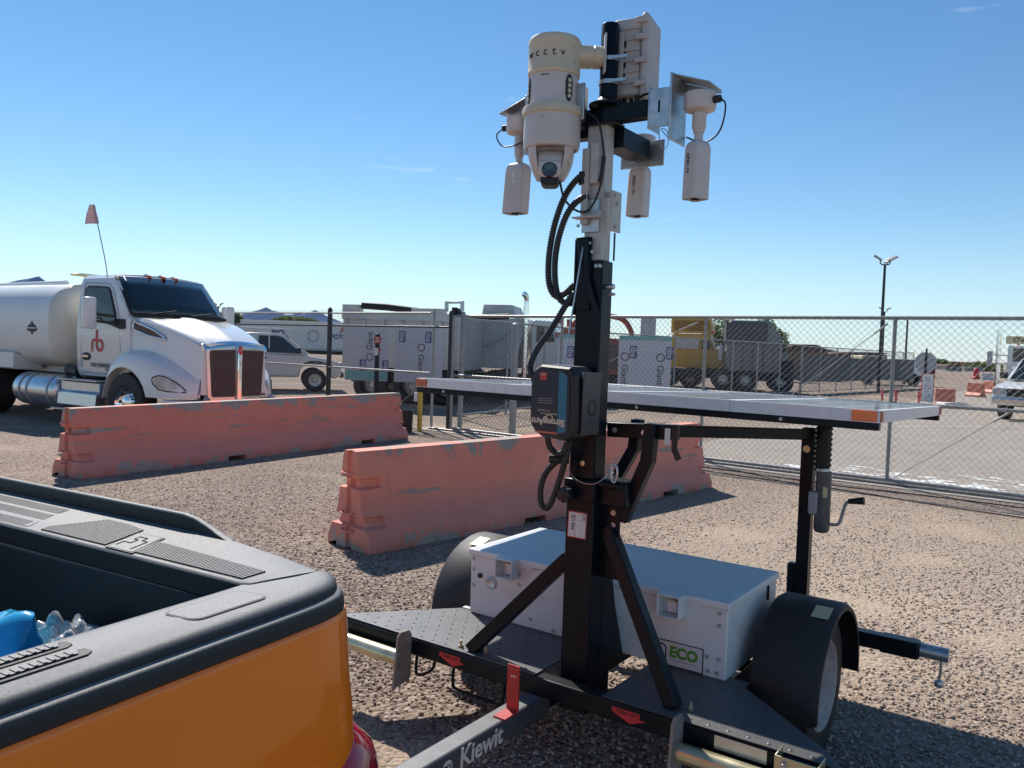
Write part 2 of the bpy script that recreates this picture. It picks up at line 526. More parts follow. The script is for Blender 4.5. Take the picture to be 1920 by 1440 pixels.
def ground_mat():
    m = bpy.data.materials.new('gravel ground')
    m.use_nodes = True
    N, L = m.node_tree.nodes, m.node_tree.links
    bs = N['Principled BSDF']
    bs.inputs['Roughness'].default_value = 0.95
    bs.inputs['Specular IOR Level'].default_value = 0.15
    tc = N.new('ShaderNodeTexCoord')
    vo = N.new('ShaderNodeTexVoronoi')
    vo.inputs['Scale'].default_value = 46
    vo.inputs['Randomness'].default_value = 1.0
    L.new(tc.outputs['Object'], vo.inputs['Vector'])
    v2 = N.new('ShaderNodeTexVoronoi')
    v2.inputs['Scale'].default_value = 21
    L.new(tc.outputs['Object'], v2.inputs['Vector'])
    sx = N.new('ShaderNodeSeparateColor')
    L.new(vo.outputs['Color'], sx.inputs[0])
    cr = N.new('ShaderNodeValToRGB')
    e = cr.color_ramp.elements
    e[0].position = 0.0; e[0].color = (0.15, 0.112, 0.09, 1)
    e[1].position = 1.0; e[1].color = (0.47, 0.40, 0.335, 1)
    for pos, c in ((0.3, (0.255, 0.185, 0.145, 1)), (0.6, (0.325, 0.245, 0.193, 1)), (0.85, (0.39, 0.31, 0.25, 1))):
        k = e.new(pos); k.color = c
    L.new(sx.outputs[0], cr.inputs[0])
    # bare tan dirt in patches
    nz = N.new('ShaderNodeTexNoise')
    nz.inputs['Scale'].default_value = 0.55
    nz.inputs['Detail'].default_value = 7
    nz.inputs['Roughness'].default_value = 0.62
    L.new(tc.outputs['Object'], nz.inputs['Vector'])
    mr = N.new('ShaderNodeMapRange')
    mr.inputs['From Min'].default_value = 0.52
    mr.inputs['From Max'].default_value = 0.66
    mr.inputs['To Max'].default_value = 0.5
    L.new(nz.outputs['Fac'], mr.inputs['Value'])
    # larger bare patches where wheels have pushed the stones aside
    nd = N.new('ShaderNodeTexNoise'); nd.inputs['Scale'].default_value = 2.3; nd.inputs['Detail'].default_value = 5
    L.new(tc.outputs['Object'], nd.inputs['Vector'])
    va = N.new('ShaderNodeVectorMath'); va.operation = 'MULTIPLY_ADD'
    L.new(nd.outputs['Color'], va.inputs[0]); va.inputs[1].default_value = (.9, .9, 0); va.inputs[2].default_value = (-.45, -.45, 0)
    vb = N.new('ShaderNodeVectorMath'); vb.operation = 'ADD'
    L.new(tc.outputs['Object'], vb.inputs[0]); L.new(va.outputs[0], vb.inputs[1])
    acc = mr.outputs['Result']
    for (sx_, sy_, rr_) in DIRT:
        vd = N.new('ShaderNodeVectorMath'); vd.operation = 'DISTANCE'
        L.new(vb.outputs[0], vd.inputs[0]); vd.inputs[1].default_value = (sx_, sy_, 0)
        k = N.new('ShaderNodeMapRange'); k.inputs['From Min'].default_value = rr_ * 1.15; k.inputs['From Max'].default_value = rr_ * .35; k.inputs['To Max'].default_value = .55
        L.new(vd.outputs['Value'], k.inputs['Value'])
        mxm = N.new('ShaderNodeMath'); mxm.operation = 'MAXIMUM'
        L.new(acc, mxm.inputs[0]); L.new(k.outputs['Result'], mxm.inputs[1]); acc = mxm.outputs[0]
    mx = N.new('ShaderNodeMix'); mx.data_type = 'RGBA'
    L.new(acc, mx.inputs[0])
    L.new(cr.outputs[0], mx.inputs[6])
    mx.inputs[7].default_value = (0.54, 0.42, 0.29, 1)
    # broad tone shifts
    n3 = N.new('ShaderNodeTexNoise')
    n3.inputs['Scale'].default_value = 0.21
    n3.inputs['Detail'].default_value = 5
    L.new(tc.outputs['Object'], n3.inputs['Vector'])
    m3 = N.new('ShaderNodeMapRange')
    m3.inputs['From Min'].default_value = 0.3; m3.inputs['From Max'].default_value = 0.7
    m3.inputs['To Min'].default_value = 0.70; m3.inputs['To Max'].default_value = 1.06
    L.new(n3.outputs['Fac'], m3.inputs['Value'])
    mu = N.new('ShaderNodeMix'); mu.data_type = 'RGBA'; mu.blend_type = 'MULTIPLY'
    mu.inputs[0].default_value = 1.0
    L.new(mx.outputs[2], mu.inputs[6])
    L.new(m3.outputs['Result'], mu.inputs[7])
    # paler fines ground into the stones on the driven side by the gate
    vd = N.new('ShaderNodeVectorMath'); vd.operation = 'DISTANCE'
    L.new(vb.outputs[0], vd.inputs[0]); vd.inputs[1].default_value = (3.6, 6.6, 0)
    kf = N.new('ShaderNodeMapRange'); kf.inputs['From Min'].default_value = 4.6; kf.inputs['From Max'].default_value = 1.6; kf.inputs['To Max'].default_value = .55
    L.new(vd.outputs['Value'], kf.inputs['Value'])
    mf = N.new('ShaderNodeMix'); mf.data_type = 'RGBA'
    L.new(kf.outputs['Result'], mf.inputs[0]); L.new(mu.outputs[2], mf.inputs[6]); mf.inputs[7].default_value = (0.47, 0.37, 0.28, 1)
    L.new(mf.outputs[2], bs.inputs['Base Color'])
    ad = N.new('ShaderNodeMath'); ad.operation = 'ADD'
    L.new(vo.outputs['Distance'], ad.inputs[0])
    L.new(v2.outputs['Distance'], ad.inputs[1])
    iv = N.new('ShaderNodeMath'); iv.operation = 'MULTIPLY'; iv.inputs[1].default_value = -1
    L.new(ad.outputs[0], iv.inputs[0])
    b = N.new('ShaderNodeBump')
    b.inputs['Strength'].default_value = 0.6
    b.inputs['Distance'].default_value = 0.018
    L.new(iv.outputs[0], b.inputs['Height'])
    L.new(b.outputs['Normal'], bs.inputs['Normal'])
    return m


gm = ground_mat()
m = MB()
S = 14000
m.quad((-S, -60, 0), (S, -60, 0), (S, S, 0), (-S, S, 0))
tag(m.build('ground', gm, fix=False), 'brown gravel yard running to the horizon', kind='structure')

# loose stones in the foreground, uncountable
def stones():
    phi = (1 + 5 ** 0.5) / 2
    iv = np.array([(-1, phi, 0), (1, phi, 0), (-1, -phi, 0), (1, -phi, 0), (0, -1, phi), (0, 1, phi), (0, -1, -phi), (0, 1, -phi), (phi, 0, -1), (phi, 0, 1), (-phi, 0, -1), (-phi, 0, 1)]) / math.sqrt(1 + phi * phi)
    fa = np.array([(0, 11, 5), (0, 5, 1), (0, 1, 7), (0, 7, 10), (0, 10, 11), (1, 5, 9), (5, 11, 4), (11, 10, 2), (10, 7, 6), (7, 1, 8), (3, 9, 4), (3, 4, 2), (3, 2, 6), (3, 6, 8), (3, 8, 9), (4, 9, 5), (2, 4, 11), (6, 2, 10), (8, 6, 7), (9, 8, 1)])
    P, Sz = [], []
    rs = np.linspace(2.3, 13.0, 400)
    pdf = rs * np.exp(-(rs - 2.3) / 3.0)
    cdf = np.cumsum(pdf); cdf /= cdf[-1]
    n = 60000
    rr = np.interp(rng.uniform(0, 1, n), cdf, rs)
    a = rng.uniform(R(-36), R(36), n)
    P.append(np.stack([rr * np.sin(a), rr * np.cos(a)], 1))
    Sz.append((.0042 + .0082 * rng.power(.8, n)) * np.where(rng.uniform(0, 1, n) < .05, 1.35, 1.0) * np.clip(1.1 - rr * .022, .85, 1.1))
    P = np.concatenate(P); Sz = np.concatenate(Sz)
    # fewer stones where dirt shows
    f = np.sin(P[:, 0] * 1.9 + 1.3 * np.sin(P[:, 1] * 1.1)) * np.sin(P[:, 1] * 1.3 + .8 + 1.1 * np.sin(P[:, 0] * .8))
    keep = (rng.uniform(0, 1, len(P)) < np.clip(1.15 - np.clip(f - .45, 0, 1) * 2.2, .12, 1))
    for (sx_, sy_, rr_) in DIRT:
        wob = .18 * np.sin(P[:, 0] * 9 + P[:, 1] * 5) + .15 * np.sin(P[:, 1] * 11 - P[:, 0] * 4)
        dd = np.hypot(P[:, 0] - sx_, P[:, 1] - sy_) / rr_ + wob
        keep &= rng.uniform(0, 1, len(P)) < np.clip((dd - .5) * 1.4, .10, 1)
    P, Sz = P[keep], Sz[keep]
    n = len(P)
    q = rng.normal(size=(n, 4)); q /= np.linalg.norm(q, axis=1)[:, None]
    w, x, y, z = q.T
    RM = np.stack([1 - 2 * (y * y + z * z), 2 * (x * y - z * w), 2 * (x * z + y * w), 2 * (x * y + z * w), 1 - 2 * (x * x + z * z), 2 * (y * z - x * w), 2 * (x * z - y * w), 2 * (y * z + x * w), 1 - 2 * (x * x + y * y)], 1).reshape(n, 3, 3)
    sc3 = np.stack([rng.uniform(.9, 1.35, n), rng.uniform(.7, 1.0, n), rng.uniform(.5, .8, n)], 1) * Sz[:, None]
    V = iv[None] * (1 + rng.uniform(-.16, .16, (n, 12, 1))) * sc3[:, None, :]
    V = np.einsum('nij,nkj->nki', RM, V)
    V[:, :, 2] *= 0.8
    V[:, :, 0] += P[:, 0][:, None]; V[:, :, 1] += P[:, 1][:, None]
    V[:, :, 2] += (Sz * rng.uniform(.05, .55, n))[:, None]
    pal = np.array([(.38, .288, .23), (.43, .34, .275), (.31, .22, .172), (.48, .395, .325), (.20, .15, .125), (.40, .278, .215), (.34, .275, .235), (.56, .48, .405), (.34, .235, .183)])
    col = pal[rng.choice(len(pal), n, p=[.2, .18, .14, .1, .07, .11, .1, .04, .06])] * rng.uniform(.8, 1.15, (n, 1))
    fz = np.clip((4.6 - np.hypot(P[:, 0] - 3.6, P[:, 1] - 6.6)) / 3.0, 0, 1)[:, None] * .5
    col = col * (1 - fz) + np.array([[.49, .385, .295]]) * fz
    nv, nf = n * 12, n * 20
    me = bpy.data.meshes.new('gravel')
    me.vertices.add(nv)
    me.vertices.foreach_set('co', V.reshape(-1).astype(np.float32))
    F = (fa[None] + (np.arange(n) * 12)[:, None, None]).reshape(-1).astype(np.int32)
    me.loops.add(nf * 3)
    me.loops.foreach_set('vertex_index', F)
    me.polygons.add(nf)
    me.polygons.foreach_set('loop_start', np.arange(0, nf * 3, 3, dtype=np.int32))
    me.polygons.foreach_set('use_smooth', np.ones(nf, dtype=bool))
    me.update()
    ca = me.color_attributes.new('tone', 'FLOAT_COLOR', 'POINT')
    c4 = np.ones((n, 12, 4), np.float32); c4[:, :, :3] = col[:, None, :]
    ca.data.foreach_set('color', c4.reshape(-1))
    mt = bpy.data.materials.new('gravel stone')
    mt.use_nodes = True
    N, L = mt.node_tree.nodes, mt.node_tree.links
    bs = N['Principled BSDF']; bs.inputs['Roughness'].default_value = 0.85; bs.inputs['Specular IOR Level'].default_value = 0.25
    at = N.new('ShaderNodeAttribute'); at.attribute_name = 'tone'
    nz = N.new('ShaderNodeTexNoise'); nz.inputs['Scale'].default_value = 120
    tcn = N.new('ShaderNodeTexCoord'); L.new(tcn.outputs['Object'], nz.inputs['Vector'])
    mr = N.new('ShaderNodeMapRange'); mr.inputs['To Min'].default_value = .7; mr.inputs['To Max'].default_value = 1.3
    L.new(nz.outputs['Fac'], mr.inputs['Value'])
    mu = N.new('ShaderNodeMix'); mu.data_type = 'RGBA'; mu.blend_type = 'MULTIPLY'; mu.inputs[0].default_value = 1
    L.new(at.outputs['Color'], mu.inputs[6]); L.new(mr.outputs['Result'], mu.inputs[7])
    L.new(mu.outputs[2], bs.inputs['Base Color'])
    me.materials.append(mt)
    o = bpy.data.objects.new('gravel', me)
    link(o)
    tag(o, 'loose brown and grey gravel stones covering the foreground', 'gravel', kind='stuff')


stones()

# asphalt beyond the gate line (the gate runs along GD through G0)
G0 = Vector((3.135, 12.733, 0))
GA = R(-38.19)
GD = Vector((math.cos(GA), math.sin(GA), 0))
GN = Vector((-GD.y, GD.x, 0))          # away from the camera


def G(s, n=0.0, z=0.0):
    return G0 + GD * s + GN * n + Vector((0, 0, z))


asph = pm('dusty asphalt', (0.33, 0.285, 0.24), 0.9, var=0.12, scale=1.1, bump=0.6, bscale=45, spec=0.2, spots=[((.21, .18, .155), 3.0, .56, .72), ((.38, .33, .275), 40, .56, .7)])
m = MB()
m.quad(G(-1.2, .35, .004), G(60, .35, .004), G(95, 110, .004), G(-4, 48, .004))
tag(m.build('road', asph, fix=False), 'dusty asphalt lot beyond the sliding gate', kind='structure')
m = MB()
m.hexa([G(-6.3, -.28, -.05), G(14, -.28, -.05), G(14, .34, -.05), G(-6.3, .34, -.05), G(-6.3, -.28, .012), G(14, -.28, .012), G(14, .34, .012), G(-6.3, .34, .012)])
tag(m.build('concrete_strip', M['concrete']), 'concrete strip under the sliding gate', kind='structure')
m = MB()
m.quad(G(20, 55, .01), G(160, 40, .01), G(160, 62, .01), G(20, 75, .01))
tag(m.build('grass_verge', M['drygrass'], fix=False), 'dry green verge at the far side of the lot', kind='structure')
# painted line, splotches
m = MB()
m.quad((15.4, 24.9, .012), (19.6, 22.9, .012), (19.7, 23.05, .012), (15.5, 25.05, .012))
m.quad((9.9, 20.9, .012), (13.4, 22.3, .012), (13.38, 22.36, .012), (9.88, 20.96, .012))
tag(m.build('painted_line', M['whitespill'], fix=False), 'thin white parking lines on the far asphalt', kind='structure')
m = MB()
for i in range(120):
    s = rng.uniform(1.0, 5.6); n_ = rng.uniform(.5, 2.4) * (0.45 + 0.12 * s)
    if rng.uniform() < .25: n_ = rng.uniform(.42, .8)
    a, b = rng.uniform(.04, .22), rng.uniform(.03, .10)
    k = 9; ph = rng.uniform(0, 6)
    vs = []
    for j in range(k):
        an = 2 * math.pi * j / k
        r_ = rng.uniform(.6, 1.1)
        vs.append(G(s + a * r_ * math.cos(an + ph), n_ + b * r_ * math.sin(an + ph), .0085 + i * 2e-5))
    m.add(vs, [tuple(range(k))])
tag(m.build('white_splotches', M['whitespill'], fix=False), 'white paint splotches on the asphalt inside the gate', kind='structure')

# mountains
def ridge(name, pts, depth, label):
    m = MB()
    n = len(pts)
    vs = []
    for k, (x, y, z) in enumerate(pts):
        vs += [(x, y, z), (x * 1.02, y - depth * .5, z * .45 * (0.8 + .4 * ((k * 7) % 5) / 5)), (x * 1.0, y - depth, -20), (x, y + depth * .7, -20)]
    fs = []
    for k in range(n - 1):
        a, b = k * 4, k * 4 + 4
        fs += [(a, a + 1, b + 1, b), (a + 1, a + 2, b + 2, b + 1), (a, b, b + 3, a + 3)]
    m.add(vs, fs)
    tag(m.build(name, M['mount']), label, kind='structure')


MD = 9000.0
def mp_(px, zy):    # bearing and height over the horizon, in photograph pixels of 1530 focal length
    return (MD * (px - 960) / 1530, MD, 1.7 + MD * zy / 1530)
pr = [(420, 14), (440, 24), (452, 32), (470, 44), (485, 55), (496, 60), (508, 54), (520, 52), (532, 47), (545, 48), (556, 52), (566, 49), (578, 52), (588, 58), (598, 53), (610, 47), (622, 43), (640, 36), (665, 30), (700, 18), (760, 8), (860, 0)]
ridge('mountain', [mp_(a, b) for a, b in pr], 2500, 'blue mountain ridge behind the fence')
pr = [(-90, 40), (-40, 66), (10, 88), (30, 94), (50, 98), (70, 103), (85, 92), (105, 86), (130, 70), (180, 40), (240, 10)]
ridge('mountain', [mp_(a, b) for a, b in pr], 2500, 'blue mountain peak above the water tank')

# ------------------------------------------------------------------ concrete barriers
def barrier_mat(name, seed, tone, topchip):
    m = bpy.data.materials.new(name)
    m.use_nodes = True
    N, L = m.node_tree.nodes, m.node_tree.links
    bs = N['Principled BSDF']
    bs.inputs['Roughness'].default_value = 0.75
    bs.inputs['Specular IOR Level'].default_value = 0.3
    tc = N.new('ShaderNodeTexCoord')
    def noise(scale, det=6, ro=.6, vec=None, off=0.0):
        mpn = N.new('ShaderNodeMapping')
        mpn.inputs['Location'].default_value = (seed * 3.1 + off, seed * 1.7, off)
        if vec: mpn.inputs['Scale'].default_value = vec
        L.new(tc.outputs['Object'], mpn.inputs[0])
        n = N.new('ShaderNodeTexNoise')
        n.inputs['Scale'].default_value = scale; n.inputs['Detail'].default_value = det; n.inputs['Roughness'].default_value = ro
        L.new(mpn.outputs[0], n.inputs['Vector'])
        return n.outputs['Fac']
    def mrange(v, a, b, c=0., d=1.):
        k = N.new('ShaderNodeMapRange')
        k.inputs['From Min'].default_value = a; k.inputs['From Max'].default_value = b
        k.inputs['To Min'].default_value = c; k.inputs['To Max'].default_value = d
        L.new(v, k.inputs['Value']); return k.outputs['Result']
    def math_(op, a, b):
        k = N.new('ShaderNodeMath'); k.operation = op
        for i, q in enumerate((a, b)):
            if isinstance(q, float): k.inputs[i].default_value = q
            else: L.new(q, k.inputs[i])
        return k.outputs[0]
    def mix(f, a, b):
        k = N.new('ShaderNodeMix'); k.data_type = 'RGBA'
        L.new(f, k.inputs[0])
        for i, q in ((6, a), (7, b)):
            if isinstance(q, tuple): k.inputs[i].default_value = (*q, 1)
            else: L.new(q, k.inputs[i])
        return k.outputs[2]
    paint = mix(mrange(noise(2.2, 6), .3, .7), tone, tuple(min(1, c * k) for c, k in zip(tone, (1.12, 1.25, 1.3))))
    # pinker lower face: light bounced off sky and ground, put into the paint
    sx = N.new('ShaderNodeSeparateXYZ'); L.new(tc.outputs['Object'], sx.inputs[0])
    z = sx.outputs['Z']
    bounce_tint = math_('MULTIPLY', mrange(z, .46, .27), mrange(noise(1.7, 5, off=4), .25, .6, .55, 1.))
    paint = mix(bounce_tint, paint, (0.68, 0.265, 0.21))
    paint = mix(mrange(noise(34, 7, .8, off=40), .45, .75, 0., .18), paint, (0.55, 0.36, 0.28))
    foot = math_('MULTIPLY', mrange(z, .12, .02), mrange(noise(6, 7, off=9), .35, .55))
    paint = mix(math_('MULTIPLY', foot, .5), paint, (0.46, 0.15, 0.07))
    # chipped paint: along the top edge, at the foot, in scrapes
    top = math_('ADD', mrange(z, .62, .81), mrange(noise(3.0, 9, .68, vec=(1, 1, .55), off=2), .36, .64, -1.3 - topchip, .35 - topchip))
    c1 = mrange(top, .34, .37)
    bot = math_('ADD', mrange(z, .16, .0), mrange(noise(2.6, 9, .66, off=6), .36, .64, -1.75, .1))
    c2 = mrange(bot, .1, .13)
    scr = math_('MULTIPLY', mrange(noise(1.0, 9, .7, vec=(.9, .9, 11), off=11), .575, .592), mrange(z, .36, .44))
    scr = math_('MULTIPLY', scr, mrange(z, .74, .66))
    spot = mrange(noise(7, 8, .7, off=15), .73, .745)
    chip = math_('MAXIMUM', math_('MAXIMUM', c1, c2), math_('MAXIMUM', scr, spot))
    conc = mix(mrange(noise(9, 6, off=20), .3, .7), (0.33, 0.27, 0.225), (0.43, 0.36, 0.305))
    colr = mix(chip, paint, conc)
    cr_ = mrange(noise(1.6, 3, .5, vec=(1, 1, .25), off=30), .497, .503)      # hairline cracks
    cr2 = math_('MULTIPLY', cr_, mrange(noise(1.6, 3, .5, vec=(1, 1, .25), off=30), .512, .506))
    colr = mix(math_('MULTIPLY', cr2, .10), colr, (0.22, 0.10, 0.08))
    L.new(colr, bs.inputs['Base Color'])
    b = N.new('ShaderNodeBump'); b.inputs['Strength'].default_value = 0.5; b.inputs['Distance'].default_value = 0.012
    h = math_('SUBTRACT', math_('MULTIPLY', noise(26, 5, off=3), .5), math_('MULTIPLY', chip, .45))
    L.new(h, b.inputs['Height']); L.new(b.outputs['Normal'], bs.inputs['Normal'])
    return m


def barrier(p0, p1, topchip, label, seed, tone):
    """p0, p1: near bottom edge ends on the ground; the barrier lies behind that edge"""
    p0, p1 = Vector((*p0, 0)), Vector((*p1, 0))
    d = (p1 - p0); Ln = d.length; an = math.atan2(d.y, d.x)
    root = thing('concrete_barrier', label, 'barrier', p0, an, 'orange concrete barriers')
    hb = .30
    prof = [(0, .30), (.075, .30), (.185, .245), (.20, .235), (.265, .20), (.28, .195), (.33, .17), (.50, .145), (.515, .142), (.575, .135), (.59, .132), (.77, .105), (.81, .082)]
    def half(z_i, x):
        z, w = prof[z_i]
        e = min(x, Ln - x)
        if e < .21 and (z in (.20, .265, .515, .575)): w -= .04
        return z, w
    st = [0, .008, .19, .215, .30]
    for a in (Ln * .37, Ln * .82): st += [a - .16, a - .15, a + .15, a + .16]
    st += [Ln - .215, Ln - .19, Ln - .008, Ln]
    n = 26
    base = np.linspace(.4, Ln - .4, n)
    st = sorted(set([round(x, 4) for x in st] + [round(x, 4) for x in base]))
    nots = [(Ln * .37 - .155, Ln * .37 + .155), (Ln * .82 - .155, Ln * .82 + .155)]
    m = MB()
    secs = []
    for x in st:
        ring = []
        for sgn in (-1, 1):
            idx = range(len(prof)) if sgn < 0 else range(len(prof) - 1, -1, -1)
            for i in idx:
                z, w = half(i, x)
                if i == 0 and any(a < x < b for a, b in nots): z = .062
                sh = .006 * math.sin(x * 7 + i) * (1 if 0 < x < Ln else 0)
                if x in (st[0], st[-1]): w -= .012
                gx = min(max(x, .04), Ln - .04) if prof[i][0] in (.20, .265, .515, .575) else x
                ring.append((gx, hb + sgn * (w + sh * .4), z))
        secs.append(ring)
    m.loft(secs, cap=False)
    # end faces with a vertical slot
    for x, s in ((st[0], 1), (st[-1], -1)):
        rows = []
        for i in range(len(prof)):
            z, w = half(i, x); w -= .012
            t = min(.04, w * .6)
            x_ = x + s * (.04 if prof[i][0] in (.20, .265, .515, .575) else 0)
            rows.append([(x_, hb - w, z), (x_, hb - t, z), (x_ + s * .03, hb - t * .7, z), (x_ + s * .03, hb + t * .7, z), (x_, hb + t, z), (x_, hb + w, z)])
        for i in range(len(rows) - 1):
            for k in range(5):
                m.quad(rows[i][k], rows[i][k + 1], rows[i + 1][k + 1], rows[i + 1][k])
        m.add(rows[-1], [tuple(range(6))])
    bm_ = barrier_mat('painted concrete ' + str(seed), seed, tone, topchip)
    me = m.build('body', bm_, root, smooth=28)
    import bmesh
    b2 = bmesh.new(); b2.from_mesh(me.data)
    bmesh.ops.remove_doubles(b2, verts=b2.verts, dist=.0008)
    bmesh.ops.recalc_face_normals(b2, faces=b2.faces)
    b2.to_mesh(me.data); b2.free()
    me.data.set_sharp_from_angle(angle=R(28))
    bv = me.modifiers.new('bevel', 'BEVEL'); bv.width = .012; bv.segments = 2; bv.limit_method = 'ANGLE'; bv.angle_limit = R(40)
    for x0, s in ((0.03, -1), (Ln - .03, 1)):
        for z in (.155, .30, .63):
            lp = MB()
            pts = [(x0, hb - .075, z), (x0 + s * .06, hb - .065, z), (x0 + s * .085, hb, z), (x0 + s * .06, hb + .065, z), (x0, hb + .075, z)]
            lp.tube(curve(pts, .012), .009, 8)
            lp.build('lifting_loop', bm_, root, smooth=60)
    return root


barrier((-4.965, 9.415), (-1.838, 14.69), .0, 'long orange barrier in front of the white water truck, grey chips along its top', 3, (0.76, 0.225, 0.15))
barrier((-1.09, 6.46), (2.60, 10.36), .25, 'nearer orange barrier behind the trailer, scraped grey streaks near its end', 8, (0.78, 0.25, 0.17))

# ------------------------------------------------------------------ fences
def chain(m, P, s0, s1, z0, z1, dx=.09, r=.0026):
    """two families of straight diagonal wires, clipped to the panel; P(s, z, n) gives the point"""
    H = z1 - z0
    k = int((s1 - s0 + H) / dx) + 2
    for sg, off in ((1, .004), (-1, -.004)):
        for i in range(-2, k):
            a = s0 - (H if sg > 0 else 0) + i * dx
            # line s = a + sg*(z-z0)
            za, zb = z0, z1
            sa, sb = a, a + sg * H
            def clip(sa, za, sb, zb):
                if sa > sb: sa, za, sb, zb = sb, zb, sa, za
                if sb <= s0 or sa >= s1: return None
                if sa < s0: za += (zb - za) * (s0 - sa) / (sb - sa); sa = s0
                if sb > s1: zb = za + (zb - za) * (s1 - sa) / (sb - sa); sb = s1
                return sa, za, sb, zb
            c = clip(sa, za, sb, zb)
            if not c or abs(c[2] - c[0]) < .01: continue
            m.cyl(P(c[0], c[1], off), P(c[2], c[3], off), r, n=3, cap=False)


# fixed fence on the left
fr = thing('chain_link_fence', 'fixed chain link fence with dark post behind the white water truck', 'fence', G0, GA)
P = lambda s, z, n=0.: Vector((s, n, z))
for s, r_, mt, top in ((-14.4, .045, 'darkpipe', 2.42), (-9.28, .055, 'darkpipe', 2.42)):
    m = MB(); m.cyl(P(s, 0), P(s, top), r_, n=14); m.cyl(P(s, top), P(s, top + .05), r_ * 1.1, r_ * .3, n=14)
    m.build('post', M[mt], fr, smooth=40)
for z, r_, mt, a, b in ((2.34, .021, 'galvfence', -20, -6.1), (2.06, .02, 'darkpipe', -20, -5.6), (1.13, .021, 'galvfence', -20, -6.1)):
    m = MB(); m.cyl(P(a, z, -.03), P(b, z, -.03), r_, n=10); m.build('rail', M[mt], fr, smooth=40)
m = MB(); chain(m, P, -20, -6.12, .03, 2.41, .085)
tag(m.build('chain_link_mesh', M['wire'], fr, fix=False), kind='stuff')
for s in (-6.08,):
    m = MB(); m.cyl(P(s, 0, .05), P(s, 2.42, .05), .03, n=12); m.build('post', M['galvfence'], fr, smooth=40)
m = MB(); m.bar(P(-7.4, .12, .02), P(-6.1, 1.1, .02), .012, .012); m.build('brace_rod', M['galvfence'], fr)

# sliding gate
gt = thing('sliding_gate', 'wide galvanised chain link sliding gate across the right side', 'gate', G0, GA)
for z, r_ in ((2.28, .026), (1.12, .024), (.065, .026)):
    m = MB(); m.cyl(P(-5.5, z), P(9.0, z), r_, n=12); m.build('rail', M['galvfence'], gt, smooth=40)
for s in (-5.5, -2.9, -.16, 2.6, 5.4, 8.2):
    m = MB(); m.cyl(P(s, .065, .0), P(s, 2.28, .0), .026, n=12); m.build('upright', M['galvfence'], gt, smooth=40)
m = MB(); chain(m, lambda s, z, n=0.: P(s, z, n - .03), -5.5, 9.0, .07, 2.30, .093)
tag(m.build('chain_link_mesh', M['wire'], gt, fix=False), kind='stuff')
for a, b in (((1.2, 1.13), (2.5, 2.2)), ((2.68, .1), (4.0, 1.1)), ((-5.4, .1), (-3.0, 1.1)), ((-2.8, 1.15), (-.3, 2.2)), ((-1.4, .1), (-.2, 1.05))):
    m = MB(); m.cyl(P(*a, .02), P(*b, .02), .006, n=6); m.cyl(P(b[0] - (b[0]-a[0]) * .13, b[1] - (b[1]-a[1]) * .13, .02), P(*b, .02), .014, n=8)
    m.build('truss_rod', M['galvfence'], gt, smooth=40)
# gate guide posts
for k, (s, n_, r_, top, mt, lab) in enumerate(((-5.72, .16, .045, 2.40, 'darkpipe', 'dark guide post at the closed end of the sliding gate'), (-5.42, .18, .05, 2.38, 'galvfence', 'grey roller post beside the dark gate guide post'), (-4.42, .6, .07, 2.18, 'galvfence', 'thick round capped grey post inside the sliding gate'))):
    q = G(s, n_)
    m = MB(); m.lathe([(r_, 0), (r_, top - .06), (r_ * .9, top - .02), (r_ * .5, top), (0.0, top + .004)], n=16)
    o = m.build('gate_post', M[mt], None, smooth=40); o.location = q
    tag(o, lab, 'post')
g2 = thing('gate_guide_frame', 'square galvanised guide frame over the gate post tops', 'bracket', G(-5.6, .1), GA)
m = MB(); m.bar((-.2, 0, 2.38), (-.2, 0, 2.55), .06, .06); m.bar((.22, 0, 2.38), (.22, 0, 2.55), .06, .06); m.bar((-.23, 0, 2.56), (.25, 0, 2.56), .06, .05)
m.build('hoop', M['galv'], g2, bevel=.006)
m = MB(); m.cyl((-.02, .05, 2.30), (-.02, .05, 2.46), .06, n=14); m.cyl((.1, .05, 2.3), (.1, .05, 2.44), .05, n=14); m.build('roller', M['blackplastic'], g2, smooth=40)
# gate track and cables on the ground
m = MB(); m.cyl(G(-6, -.1, .03), G(12, -.1, .03), .022, n=10)
tag(m.build('gate_track', M['steelrail'], smooth=40), 'steel track pipe on the concrete under the gate', 'track')
for k, (pts, lab) in enumerate((([G(-.6, -.55, .012), G(.8, -.6, .012), G(2.2, -.75, .012), G(3.6, -.62, .012), G(5.2, -.7, .012)], 'thin black cable on the gravel, nearer the gate track'), ([G(-.7, -.75, .012), G(.7, -.95, .012), G(2.3, -1.05, .012), G(3.6, -1.3, .012), G(5.2, -1.42, .012)], 'thin black cable on the gravel, farther from the gate track'))):
    m = MB(); m.tube(curve(pts, .08), .008, 6)
    tag(m.build('cable', M['blackplastic'], smooth=60), lab, 'cable', 'cables on the gravel by the gate')
# yellow post with a little white box, black bucket, red-plate sign post
yp = thing('keypad_post', 'yellow square post carrying a small white box by the fence', 'post', (-1.79, 16.0, 0), GA)
m = MB(); m.box(-.035, .035, -.035, .035, 0, .98); m.build('post', M['yellowpost'], yp, bevel=.006)
m = MB(); m.box(-.11, -.03, -.07, -.036, .58, .76); m.build('white_box', M['whitepowder'], yp, bevel=.006)
m = MB(); m.lathe([(.115, 0), (.13, .40), (.14, .405), (.14, .43), (.12, .43), (.105, .03), (0, .03)], n=20)
o = m.build('bucket', M['blackplastic'], smooth=35); o.location = (-2.02, 15.75, 0); tag(o, 'black plastic bucket beside the yellow post', 'bucket')
sp = thing('sign_post', 'black post with a small red access plate behind the fence', 'sign', (-3.36, 20.2, 0), R(-12))
m = MB(); m.box(-.05, .05, -.04, .04, 0, 1.93); m.build('post', M['blackpaint'], sp, bevel=.01)
